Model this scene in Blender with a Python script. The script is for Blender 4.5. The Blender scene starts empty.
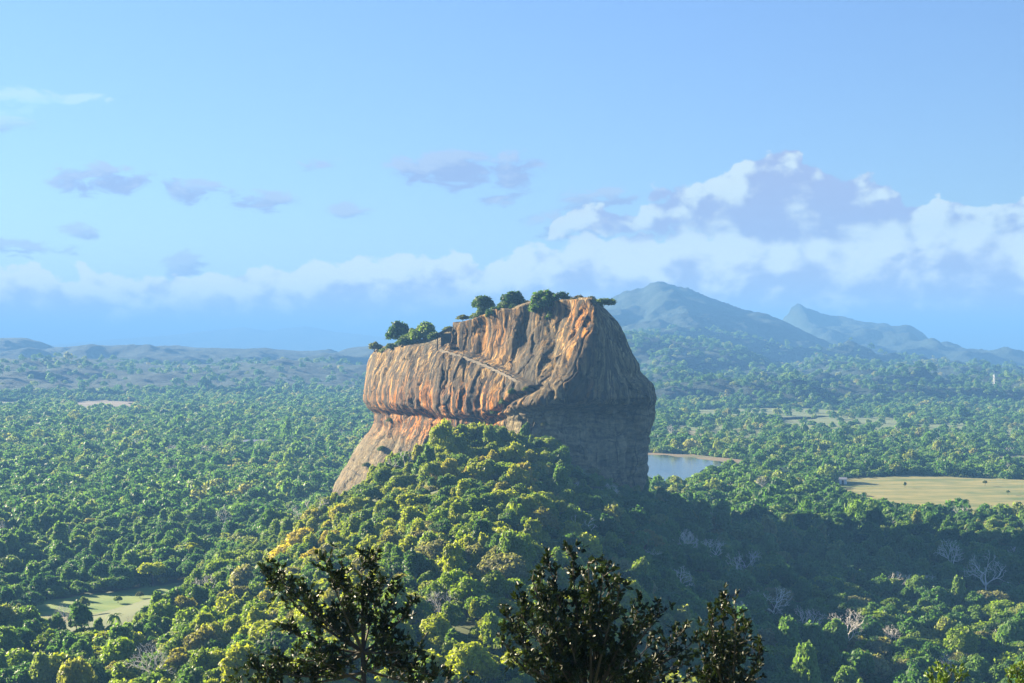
import bpy, bmesh, math, random
import numpy as np
from mathutils import Vector, Matrix
from mathutils.bvhtree import BVHTree

random.seed(7)
RNG = np.random.default_rng(7)
SC = bpy.context.scene
COL = SC.collection

# ------------------------------------------------------------------ camera
CAMZ = 146.0
F = 1480.0                 # focal length in pixels of the 1024 px wide frame
cam_d = bpy.data.cameras.new("camera")
cam = bpy.data.objects.new("camera", cam_d)
COL.objects.link(cam)
cam.location = (0, 0, CAMZ)
cam.rotation_euler = (math.radians(90), 0, 0)
cam_d.sensor_width = 36.0
cam_d.lens = F / 1024 * 36.0
cam_d.clip_start = 0.5
cam_d.clip_end = 120000
SC.camera = cam

# ------------------------------------------------------------------ light and exposure
SUN_EL = math.radians(18)
SUN_AZ = math.radians(-55)          # measured from +Y (view direction), negative = left
SUN_STRENGTH = 5.0
SKY_STRENGTH = 0.05
EXPOSURE = 2.42
HAZE_DENSITY = 1.35e-4
HAZE_COLOR = (0.145, 0.35, 0.75)

to_sun = Vector((math.sin(SUN_AZ) * math.cos(SUN_EL), math.cos(SUN_AZ) * math.cos(SUN_EL), math.sin(SUN_EL)))
sun_d = bpy.data.lights.new("sun", 'SUN')
sun_d.energy = SUN_STRENGTH
sun_d.angle = math.radians(0.5)
sun_d.color = (1.0, 0.85, 0.58)
sun = bpy.data.objects.new("sun", sun_d)
COL.objects.link(sun)
sun.rotation_euler = to_sun.to_track_quat('Z', 'Y').to_euler()
sun.location = (-300, 200, 600)

SC.view_settings.view_transform = 'Standard'
SC.view_settings.look = 'None'
SC.view_settings.gamma = 1.0
SC.view_settings.exposure = EXPOSURE
SC.view_settings.use_curve_mapping = False
SC.render.engine = 'CYCLES'
SC.cycles.use_denoising = True
SC.cycles.max_bounces = 6
SC.cycles.diffuse_bounces = 4
SC.cycles.glossy_bounces = 2
SC.cycles.transmission_bounces = 3
SC.cycles.transparent_max_bounces = 4
SC.cycles.volume_bounces = 0


# ------------------------------------------------------------------ node helper
class NT:
    def __init__(self, tree):
        self.t = tree
        self.n = tree.nodes
        self.l = tree.links

    def node(self, typ, **kw):
        nd = self.n.new(typ)
        for k, v in kw.items():
            setattr(nd, k, v)
        return nd

    def put(self, sock, v):
        if v is None:
            return
        if hasattr(v, "is_output"):
            self.l.new(v, sock)
        else:
            sock.default_value = v

    def math(self, op, a, b=None, c=None, clamp=False):
        nd = self.node('ShaderNodeMath', operation=op, use_clamp=clamp)
        self.put(nd.inputs[0], a)
        self.put(nd.inputs[1], b)
        self.put(nd.inputs[2], c)
        return nd.outputs[0]

    def vmath(self, op, a, b=None, scale=None):
        nd = self.node('ShaderNodeVectorMath', operation=op)
        self.put(nd.inputs[0], a)
        self.put(nd.inputs[1], b)
        if scale is not None:
            self.put(nd.inputs['Scale'], scale)
        return nd.outputs['Value'] if op in ('DOT_PRODUCT', 'LENGTH') else nd.outputs['Vector']

    def mapr(self, v, a, b, c=0.0, d=1.0, smooth=False):
        nd = self.node('ShaderNodeMapRange')
        nd.interpolation_type = 'SMOOTHSTEP' if smooth else 'LINEAR'
        nd.clamp = True
        self.put(nd.inputs['Value'], v)
        for i, x in zip(('From Min', 'From Max', 'To Min', 'To Max'), (a, b, c, d)):
            self.put(nd.inputs[i], x)
        return nd.outputs[0]

    def noise(self, vec, scale, detail=4, rough=0.55, dist=0.0):
        nd = self.node('ShaderNodeTexNoise')
        self.put(nd.inputs['Vector'], vec)
        nd.inputs['Scale'].default_value = scale
        nd.inputs['Detail'].default_value = detail
        nd.inputs['Roughness'].default_value = rough
        nd.inputs['Distortion'].default_value = dist
        return nd.outputs['Fac']

    def mix(self, f, a, b, mode='MIX'):
        nd = self.node('ShaderNodeMix', data_type='RGBA', blend_type=mode)
        self.put(nd.inputs[0], f)
        self.put(nd.inputs[6], a if hasattr(a, "is_output") or len(a) == 4 else (*a, 1))
        self.put(nd.inputs[7], b if hasattr(b, "is_output") or len(b) == 4 else (*b, 1))
        return nd.outputs[2]

    def ramp(self, f, stops, interp='LINEAR'):
        nd = self.node('ShaderNodeValToRGB')
        cr = nd.color_ramp
        cr.interpolation = interp
        while len(cr.elements) < len(stops):
            cr.elements.new(0.5)
        for e, (p, c) in zip(cr.elements, stops):
            e.position = p
            e.color = (*c, 1)
        self.put(nd.inputs[0], f)
        return nd.outputs[0]

    def curve(self, v, pts, x0, x1, y0, y1):
        nd = self.node('ShaderNodeFloatCurve')
        c = nd.mapping.curves[0]
        pts = sorted(pts)
        q = [((x - x0) / (x1 - x0), (y - y0) / (y1 - y0)) for x, y in pts]
        c.points[0].location = q[0]
        c.points[1].location = q[-1]
        for x, y in q[1:-1]:
            c.points.new(x, y)
        nd.mapping.use_clip = False
        nd.mapping.update()
        self.put(nd.inputs['Value'], self.mapr(v, x0, x1))
        return self.math('MULTIPLY_ADD', nd.outputs[0], y1 - y0, y0)


# ------------------------------------------------------------------ world: sky with clouds
def ang(px, py):
    """direction of a picture point as (azimuth, elevation), radians x F"""
    x, z = (px - 512) / F, (341.5 - py) / F
    return math.atan(x) * F, math.atan2(z, math.hypot(1, x)) * F


def build_world():
    w = bpy.data.worlds.new("World")
    SC.world = w
    w.use_nodes = True
    t = NT(w.node_tree)
    t.n.clear()
    # cloud thickness as a function of azimuth and elevation
    g = bpy.data.node_groups.new("cloud_density", 'ShaderNodeTree')
    g.interface.new_socket("Vector", in_out='INPUT', socket_type='NodeSocketVector')
    g.interface.new_socket("Density", in_out='OUTPUT', socket_type='NodeSocketFloat')
    g.interface.new_socket("Edge", in_out='OUTPUT', socket_type='NodeSocketFloat')
    g.interface.new_socket("High", in_out='OUTPUT', socket_type='NodeSocketFloat')
    g.interface.new_socket("Loose", in_out='OUTPUT', socket_type='NodeSocketFloat')
    k = NT(g)
    gi = k.node('NodeGroupInput')
    go = k.node('NodeGroupOutput')
    p = gi.outputs[0]
    sx = k.node('ShaderNodeSeparateXYZ')
    k.put(sx.inputs[0], p)
    a, e = sx.outputs[0], sx.outputs[1]
    stretch = k.vmath('MULTIPLY', p, (1.0, 1.35, 1.0))
    n = k.math('SUBTRACT', k.noise(stretch, 0.021, 8, 0.62, 0.25), 0.5)

    def puff(sc):
        vo = k.node('ShaderNodeTexVoronoi', feature='SMOOTH_F1', voronoi_dimensions='2D')
        k.put(vo.inputs['Vector'], stretch)
        vo.inputs['Scale'].default_value = sc
        vo.inputs['Smoothness'].default_value = 0.35
        return k.math('SUBTRACT', 0.42, vo.outputs['Distance'])
    n_flat = k.math('SUBTRACT', k.noise(k.vmath('MULTIPLY', p, (0.8, 2.0, 1.0)), 0.033, 8, 0.64, 0.5), 0.5)
    n = k.math('ADD', n, k.math('ADD', k.math('MULTIPLY', puff(0.032), 0.30), k.math('MULTIPLY', puff(0.075), 0.14)))
    nb = k.math('SUBTRACT', k.noise(stretch, 0.0075, 3, 0.5), 0.5)

    def prof(pts):
        return [ang(x, y) for x, y in pts]

    # low bank of cumulus along the horizon
    top = k.curve(a, prof([(-600, 300), (-200, 270), (0, 268), (60, 266), (120, 272), (200, 268), (260, 264), (330, 262), (400, 252), (450, 252),
                           (480, 258), (520, 248), (580, 240), (640, 232), (720, 224), (800, 224), (900, 222), (1000, 226), (1100, 240),
                           (1400, 280), (1700, 300)]), -1300, 1100, 0, 140)
    bank = k.math('DIVIDE', k.math('SUBTRACT', k.math('ADD', top, k.math('ADD', k.math('MULTIPLY', n, 58), k.math('MULTIPLY', nb, 26))), e), 26.0)
    k.put(go.inputs[1], bank)
    # gap under the bank towards the horizon: thins out
    low = k.mapr(k.math('ADD', e, k.math('MULTIPLY', nb, 40)), -40, 16, 0.35, 1.0, True)
    bank = k.math('MULTIPLY', k.math('MINIMUM', bank, 1.0), low)
    # the large cumulus at the right
    top2 = k.curve(a, prof([(470, 262), (540, 240), (560, 214), (585, 204), (625, 205), (650, 190), (690, 186), (715, 176), (740, 160), (775, 152), (815, 162),
                            (838, 182), (860, 174), (890, 182), (915, 204), (940, 194), (972, 204), (1000, 206), (1024, 190), (1060, 180), (1120, 185),
                            (1200, 220), (1300, 300)]), -80, 760, 0, 220)
    bot2 = k.curve(a, prof([(470, 246), (560, 240), (620, 236), (700, 236), (800, 244), (900, 262), (1000, 285), (1100, 290), (1300, 280)]), -80, 760, 0, 160)
    nn = k.math('ADD', k.math('MULTIPLY', n, 46), k.math('MULTIPLY', nb, 12))
    c2t = k.math('DIVIDE', k.math('SUBTRACT', k.math('ADD', top2, nn), e), 16.0)
    k.put(go.inputs[2], c2t)
    c2 = k.math('MINIMUM', c2t,
                k.math('DIVIDE', k.math('SUBTRACT', e, k.math('ADD', bot2, k.math('MULTIPLY', n, 40))), 26.0))
    d = k.math('MAXIMUM', bank, k.math('MINIMUM', c2, 1.0))
    k.put(go.inputs[0], d)
    # small loose clouds
    sm = None
    for (px, py, rx, ry, q_) in ((102, 181, 62, 17, .62), (190, 191, 36, 14, .7), (256, 200, 40, 13, .62), (347, 209, 28, 9, .62), (448, 169, 68, 21, .9),
                                (512, 174, 32, 24, .7), (497, 202, 18, 9, .55), (28, 247, 48, 11, .6), (86, 232, 26, 10, .55), (186, 265, 30, 12, .5), (600, 196, 50, 12, .7),
                                (34, 97, 70, 9, .62), (4, 121, 38, 16, .7), (316, 163, 22, 8, .3), (575, 226, 46, 22, .7)):
        ca, ce = ang(px, py)
        q = k.vmath('DIVIDE', k.vmath('SUBTRACT', p, (ca, ce, 0)), (rx, ry, 1))
        b = k.math('SUBTRACT', q_, k.math('MULTIPLY', k.vmath('DOT_PRODUCT', q, q), q_))
        sm = b if sm is None else k.math('MAXIMUM', sm, b)
    k.put(go.inputs[3], k.math('ADD', sm, k.math('MULTIPLY', n_flat, 3.6)))

    tc = t.node('ShaderNodeTexCoord')
    sp = t.node('ShaderNodeSeparateXYZ')
    t.put(sp.inputs[0], tc.outputs['Generated'])
    az = t.math('MULTIPLY', t.math('ARCTAN2', sp.outputs[0], sp.outputs[1]), F)
    el = t.math('MULTIPLY', t.math('ARCSINE', sp.outputs[2]), F)
    cb = t.node('ShaderNodeCombineXYZ')
    t.put(cb.inputs[0], az)
    t.put(cb.inputs[1], el)
    v = cb.outputs[0]

    def dens(vec):
        nd = t.node('ShaderNodeGroup', node_tree=g)
        t.put(nd.inputs[0], vec)
        return nd.outputs[0], nd.outputs[3], nd.outputs[1], nd.outputs[2]
    d0, s0, e0, h0 = dens(v)
    d1, s1, e1, h1 = dens(t.vmath('ADD', v, (-13.0, 12.0, 0.0)))
    alpha = t.mapr(d0, 0.02, 0.26, 0, 1, True)
    vs = t.vmath('MULTIPLY', v, (1.0, 1.4, 1.0))
    soft = t.noise(vs, 0.016, 7, 0.56, 0.2)
    soft2 = t.noise(t.vmath('ADD', vs, (-16.0, 16.0, 0.0)), 0.016, 7, 0.56, 0.2)
    lit = t.math('ADD', t.math('MULTIPLY', t.math('SUBTRACT', d0, d1), 0.62), t.math('MULTIPLY', t.math('SUBTRACT', soft, soft2), 2.7))
    lit = t.math('ADD', lit, t.math('MULTIPLY', t.math('SUBTRACT', soft, 0.5), 1.5))
    lit = t.math('ADD', lit, t.mapr(el, 18, 72, -0.34, 0.26))
    lit = t.math('SUBTRACT', lit, t.mapr(el, 95, 130, 0.0, 0.42))
    rim = t.math('MULTIPLY', t.mapr(e0, 0.2, 2.3, 0.75, 0.0), t.mapr(soft2, 0.36, 0.56))
    lit = t.math('ADD', lit, t.math('MULTIPLY', rim, t.mapr(el, 125, 95)))
    slope = t.math('MULTIPLY', t.math('SUBTRACT', t.math('SUBTRACT', h0, h1), 0.75), t.mapr(h0, 0.0, 5.5, 0.46, 0.05))
    lit = t.math('ADD', lit, t.math('MULTIPLY', slope, t.mapr(el, 92, 112)))
    lit = t.mapr(lit, -0.15, 0.85, 0, 1, True)
    s = 1.0 / SKY_STRENGTH / 2 ** EXPOSURE
    shade_c = tuple(x * s for x in (0.44, 0.50, 0.77))
    lit_c = tuple(x * s for x in (0.92, 1.05, 1.03))
    cc = t.mix(lit, t.vmath('SCALE', shade_c, scale=1.0), t.vmath('SCALE', lit_c, scale=t.mapr(el, 15, 110, 1.25, 0.92)))
    cc = t.mix(t.mapr(el, 110, 20), cc, t.vmath('MULTIPLY', cc, (1.42, 1.14, 1.02)))
    loose_c = t.mix(t.mapr(el, 188, 214), tuple(x * s for x in (0.37, 0.44, 0.72)), tuple(x * s for x in (0.55, 0.90, 0.95)))
    loose_c = t.mix(t.mapr(t.math('SUBTRACT', s0, s1), 0.1, 1.0, 0.0, 0.35), loose_c, lit_c)
    sky = t.node('ShaderNodeTexSky', sky_type='NISHITA')
    sky.sun_disc = False
    sky.sun_elevation = SUN_EL
    sky.sun_rotation = SUN_AZ % (2 * math.pi)
    sky.altitude = 200
    sky.air_density = 1.0
    sky.dust_density = 0.0
    sky.ozone_density = 1.0
    sc = t.mix(1.0, sky.outputs[0], (0.44, 0.53, 0.73), 'MULTIPLY')
    sc = t.vmath('SCALE', sc, scale=t.mapr(el, 20, 330, 0.74, 0.97))
    col = t.mix(t.math('MULTIPLY', t.mapr(s0, 0.08, 0.60, 0, 1, True), 0.72), sc, loose_c)
    col = t.mix(t.math('MULTIPLY', alpha, 0.87), col, cc)
    bg = t.node('ShaderNodeBackground')
    t.put(bg.inputs[0], col)
    bg.inputs[1].default_value = SKY_STRENGTH
    out = t.node('ShaderNodeOutputWorld')
    t.l.new(bg.outputs[0], out.inputs[0])
    w.cycles.sampling_method = 'MANUAL'
    w.cycles.sample_map_resolution = 512


build_world()


# ------------------------------------------------------------------ numeric noise
def _hash(ix, iy, iz, seed):
    h = (ix.astype(np.int64) * 374761393 + iy.astype(np.int64) * 668265263 + iz.astype(np.int64) * 2147483647 + seed * 974634541) & 0xffffffff
    h = ((h ^ (h >> 13)) * 1274126177) & 0xffffffff
    h = ((h ^ (h >> 16)) * 2246822519) & 0xffffffff
    return ((h ^ (h >> 15)) & 0xffffff) / float(0xffffff)


def vnoise(x, y, z=None, seed=0):
    x = np.asarray(x, float)
    y = np.asarray(y, float) + 0 * x
    z = np.zeros_like(x) if z is None else np.asarray(z, float) + 0 * x
    ix, iy, iz = np.floor(x), np.floor(y), np.floor(z)
    f = [q - i for q, i in ((x, ix), (y, iy), (z, iz))]
    w = [q * q * q * (q * (q * 6 - 15) + 10) for q in f]
    r = 0
    for dx in (0, 1):
        for dy in (0, 1):
            for dz in (0, 1):
                k = (w[0] if dx else 1 - w[0]) * (w[1] if dy else 1 - w[1]) * (w[2] if dz else 1 - w[2])
                r = r + k * _hash(ix + dx, iy + dy, iz + dz, seed)
    return r * 2 - 1


def fbm(x, y, z=None, octaves=4, gain=0.5, seed=0):
    s, amp, tot, fr = 0, 1.0, 0.0, 1.0
    for o in range(octaves):
        s = s + amp * vnoise(np.asarray(x) * fr, np.asarray(y) * fr, None if z is None else np.asarray(z) * fr, seed + o * 17)
        tot += amp
        amp *= gain
        fr *= 2.03
    return s / tot


def ridged(x, y, octaves=5, seed=0):
    s, amp, tot, fr = 0, 1.0, 0.0, 1.0
    for o in range(octaves):
        s = s + amp * (1 - np.abs(vnoise(np.asarray(x) * fr, np.asarray(y) * fr, None, seed + o * 13)) * 2)
        tot += amp
        amp *= 0.5
        fr *= 2.07
    return s / tot


def cells(x, y, z, seed=0):
    """per-cell random value and distance to the nearest cell border (two nearest jittered points)"""
    ix, iy, iz = np.floor(x), np.floor(y), np.floor(z)
    d1 = np.full(np.shape(x), 9.0)
    d2 = np.full(np.shape(x), 9.0)
    val = np.zeros(np.shape(x))
    for dx in (-1, 0, 1):
        for dy in (-1, 0, 1):
            for dz in (-1, 0, 1):
                cx, cy, cz = ix + dx, iy + dy, iz + dz
                px, py, pz = (c + 0.15 + 0.7 * _hash(cx, cy, cz, seed + q) for q, c in ((1, cx), (2, cy), (3, cz)))
                d = np.sqrt((px - x) ** 2 + (py - y) ** 2 + (pz - z) ** 2)
                near = d < d1
                d2 = np.where(near, d1, np.minimum(d2, d))
                val = np.where(near, _hash(cx, cy, cz, seed + 7), val)
                d1 = np.where(near, d, d1)
    return val * 2 - 1, d2 - d1


def sstep(a, b, x):
    t = np.clip((np.asarray(x, float) - a) / (b - a), 0, 1)
    return t * t * (3 - 2 * t)


def pix(X, Y, Z):
    return 512 + F * X / Y, 341.5 - F * (Z - CAMZ) / Y


def plain(px, py, z=0.0):
    """point of the level ground that a picture point looks at"""
    Y = F * (CAMZ - z) / (py - 341.5)
    return (px - 512) / F * Y, Y


# ------------------------------------------------------------------ mesh helpers
def mesh_np(name, co, faces, mats=(), smooth=False):
    me = bpy.data.meshes.new(name)
    co = np.asarray(co, np.float32)
    faces = np.asarray(faces, np.int32)
    nv, (nf, k) = len(co), faces.shape
    me.vertices.add(nv)
    me.vertices.foreach_set("co", co.ravel())
    me.loops.add(nf * k)
    me.loops.foreach_set("vertex_index", faces.ravel())
    me.polygons.add(nf)
    me.polygons.foreach_set("loop_start", np.arange(0, nf * k, k, dtype=np.int32))
    me.polygons.foreach_set("loop_total", np.full(nf, k, np.int32))
    me.polygons.foreach_set("use_smooth", np.full(nf, smooth))
    for m in mats:
        me.materials.append(m)
    me.update(calc_edges=True)
    me.validate()
    return me


def add_obj(name, me, parent=None, loc=None):
    o = bpy.data.objects.new(name, me)
    COL.objects.link(o)
    if parent is not None:
        o.parent = parent
    if loc is not None:
        o.location = loc
    return o


def tag(o, label=None, cat=None, group=None, kind=None):
    if label:
        o["label"] = label
    if cat:
        o["category"] = cat
    if group:
        o["group"] = group
    if kind:
        o["kind"] = kind
    return o


def thing(name, label, cat, loc, rz=0.0, group=None):
    o = bpy.data.objects.new(name, None)
    COL.objects.link(o)
    o.empty_display_size = 1
    o.location = loc
    o.rotation_euler = (0, 0, rz)
    return tag(o, label, cat, group)


class MB:
    """collects boxes, tubes and quads; build() links them as one mesh object"""
    def __init__(self):
        self.v, self.f = [], []

    def box(self, c, s, R=None):
        b = len(self.v)
        for dx, dy, dz in ((-1, -1, -1), (1, -1, -1), (1, 1, -1), (-1, 1, -1), (-1, -1, 1), (1, -1, 1), (1, 1, 1), (-1, 1, 1)):
            p = Vector((dx * s[0] / 2, dy * s[1] / 2, dz * s[2] / 2))
            if R is not None:
                p = R @ p
            self.v.append(tuple(p + Vector(c)))
        for q in ((0, 3, 2, 1), (4, 5, 6, 7), (0, 1, 5, 4), (1, 2, 6, 5), (2, 3, 7, 6), (3, 0, 4, 7)):
            self.f.append([b + i for i in q])
        return self

    def tube(self, pts, rad, n=5, cap=True):
        pts = [Vector(p) for p in pts]
        b = len(self.v)
        for i, p in enumerate(pts):
            d = (pts[min(i + 1, len(pts) - 1)] - pts[max(i - 1, 0)])
            d = d.normalized() if d.length > 1e-9 else Vector((0, 0, 1))
            u = d.orthogonal().normalized()
            if i:
                u = (pu - d * pu.dot(d))
                u = u.normalized() if u.length > 1e-6 else d.orthogonal().normalized()
            pu = u
            w = d.cross(u)
            r = rad[i] if hasattr(rad, '__len__') else rad
            for j in range(n):
                a = 2 * math.pi * j / n
                self.v.append(tuple(p + (u * math.cos(a) + w * math.sin(a)) * r))
        for i in range(len(pts) - 1):
            for j in range(n):
                k = (j + 1) % n
                self.f.append([b + i * n + j, b + i * n + k, b + (i + 1) * n + k, b + (i + 1) * n + j])
        if cap:
            self.f.append([b + j for j in range(n)][::-1])
            self.f.append([b + (len(pts) - 1) * n + j for j in range(n)])
        return self

    def mesh(self, name, mat, smooth=False):
        me = bpy.data.meshes.new(name)
        me.from_pydata(self.v, [], self.f)
        me.materials.append(mat)
        if smooth:
            for p in me.polygons:
                p.use_smooth = True
        me.update()
        return me

    def build(self, name, mat, parent=None, smooth=False):
        return add_obj(name, self.mesh(name, mat, smooth), parent)


# ------------------------------------------------------------------ materials
def new_mat(name):
    m = bpy.data.materials.new(name)
    m.use_nodes = True
    t = NT(m.node_tree)
    b = t.n.get("Principled BSDF")
    return m, t, b


def plain_mat(name, col, rough=0.8, var=0.25, scale=1.5, metallic=0.0):
    m, t, b = new_mat(name)
    tc = t.node('ShaderNodeTexCoord')
    n = t.noise(tc.outputs['Object'], scale, 4)
    c = t.mix(n, tuple(x * (1 - var) for x in col), tuple(min(1, x * (1 + var)) for x in col))
    t.put(b.inputs['Base Color'], c)
    b.inputs['Roughness'].default_value = rough
    b.inputs['Metallic'].default_value = metallic
    return m


def leaf_mat(name, mode, stops=None, transl=0.54, rough=0.55, spec=0.3):
    m, t, b = new_mat(name)
    oi = t.node('ShaderNodeObjectInfo')
    geo = t.node('ShaderNodeNewGeometry')
    if mode == 'color':
        c = oi.outputs['Color']
    else:
        loc = t.noise(oi.outputs['Location'], 0.006, 3)
        f = t.math('ADD', t.math('MULTIPLY', oi.outputs['Random'], 0.72), t.math('MULTIPLY', t.math('SUBTRACT', loc, 0.5), 0.9))
        f = t.math('ADD', f, 0.14, clamp=True)
        c = t.ramp(f, stops)
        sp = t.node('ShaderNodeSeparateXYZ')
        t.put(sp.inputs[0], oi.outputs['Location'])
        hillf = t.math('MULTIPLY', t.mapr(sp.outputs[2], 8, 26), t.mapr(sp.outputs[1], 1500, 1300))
        hillf = t.math('MULTIPLY', hillf, t.mapr(sp.outputs[0], 70, 10))  # hill growth yellower; the sunlit flank's brightness is put into the leaf colour
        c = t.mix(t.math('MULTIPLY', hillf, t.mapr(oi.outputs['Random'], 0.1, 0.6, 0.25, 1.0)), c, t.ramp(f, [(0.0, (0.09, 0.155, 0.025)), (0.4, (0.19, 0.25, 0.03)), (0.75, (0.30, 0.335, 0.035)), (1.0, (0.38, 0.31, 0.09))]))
    # leaf to leaf differences
    n = t.noise(geo.outputs['Position'], 0.9, 2, 0.6)
    c = t.mix(0.75, c, t.ramp(n, [(0.3, (0.55, 0.62, 0.6)), (0.7, (1.4, 1.35, 1.1))]), 'MULTIPLY')
    t.put(b.inputs['Base Color'], c)
    b.inputs['Roughness'].default_value = rough
    b.inputs['Specular IOR Level'].default_value = spec
    tr = t.node('ShaderNodeBsdfTranslucent')
    t.put(tr.inputs[0], t.mix(1.0, c, (1.25, 1.3, 0.6), 'MULTIPLY'))
    mx = t.node('ShaderNodeMixShader')
    mx.inputs[0].default_value = transl
    t.l.new(b.outputs[0], mx.inputs[1])
    t.l.new(tr.outputs[0], mx.inputs[2])
    t.l.new(mx.outputs[0], t.n["Material Output"].inputs['Surface'])
    return m


FOREST_STOPS = [(0.0, (0.045, 0.115, 0.045)), (0.3, (0.080, 0.180, 0.060)), (0.55, (0.115, 0.220, 0.066)), (0.74, (0.165, 0.265, 0.075)),
                (0.86, (0.250, 0.285, 0.105)), (1.0, (0.36, 0.32, 0.19))]
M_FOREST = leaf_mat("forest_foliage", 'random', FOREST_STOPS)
M_LEAF = leaf_mat("tree_foliage", 'color')
M_DARKLEAF = leaf_mat("glossy_foliage", 'color', transl=0.2, rough=0.5, spec=0.3)
M_BARK = plain_mat("bark", (0.10, 0.075, 0.05), 0.9)
M_PALEBARK = plain_mat("pale_bark", (0.72, 0.67, 0.60), 0.85)
M_TWIG = plain_mat("dark_twig", (0.05, 0.04, 0.028), 0.8, scale=6)
M_METAL = plain_mat("dark_metal", (0.045, 0.04, 0.038), 0.6, metallic=0.3)
M_WHITE = plain_mat("white_paint", (0.74, 0.73, 0.70), 0.6, 0.08)
M_STONE = plain_mat("step_stone", (0.16, 0.13, 0.10), 0.9, 0.5, 0.5)
M_ROOF = plain_mat("grey_roof", (0.36, 0.37, 0.40), 0.6)


def ground_mat():
    m, t, b = new_mat("forest_floor")
    geo = t.node('ShaderNodeNewGeometry')
    p = geo.outputs['Position']
    n1 = t.noise(p, 0.0022, 5, 0.6)
    n2 = t.noise(p, 0.03, 5, 0.65)
    c = t.mix(n2, (0.060, 0.090, 0.030), (0.120, 0.140, 0.050))
    c = t.mix(t.mapr(n1, 0.56, 0.70), c, t.mix(n2, (0.10, 0.115, 0.04), (0.17, 0.155, 0.075)))
    t.put(b.inputs['Base Color'], c)
    b.inputs['Roughness'].default_value = 0.95
    return m


def field_mat(name, c1, c2, c3, scale=0.03):
    m, t, b = new_mat(name)
    geo = t.node('ShaderNodeNewGeometry')
    p = t.vmath('MULTIPLY', geo.outputs['Position'], (0.4, 1.0, 1))
    n = t.noise(p, scale, 6, 0.68, 0.4)
    n2 = t.noise(p, scale * 0.3, 4, 0.6)
    c = t.mix(t.mapr(n, 0.35, 0.65), c1, c2)
    c = t.mix(t.mapr(n2, 0.54, 0.64), c, c3)
    t.put(b.inputs['Base Color'], c)
    b.inputs['Roughness'].default_value = 0.95
    return m


def mountain_mat():
    m, t, b = new_mat("wooded_slope")
    geo = t.node('ShaderNodeNewGeometry')
    p = geo.outputs['Position']
    n1 = t.noise(p, 0.0035, 6, 0.62)
    n2 = t.noise(p, 0.045, 6, 0.75)
    c = t.mix(t.mapr(n2, 0.32, 0.68), (0.008, 0.024, 0.014), (0.024, 0.055, 0.030))
    c = t.mix(t.mapr(n1, 0.66, 0.80), c, t.mix(n2, (0.035, 0.045, 0.026), (0.085, 0.082, 0.05)))
    t.put(b.inputs['Base Color'], c)
    b.inputs['Roughness'].default_value = 0.95
    bp = t.node('ShaderNodeBump')
    bp.inputs['Strength'].default_value = 1.0
    bp.inputs['Distance'].default_value = 14.0
    t.put(bp.inputs['Height'], n2)
    t.l.new(bp.outputs[0], b.inputs['Normal'])
    return m


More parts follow.
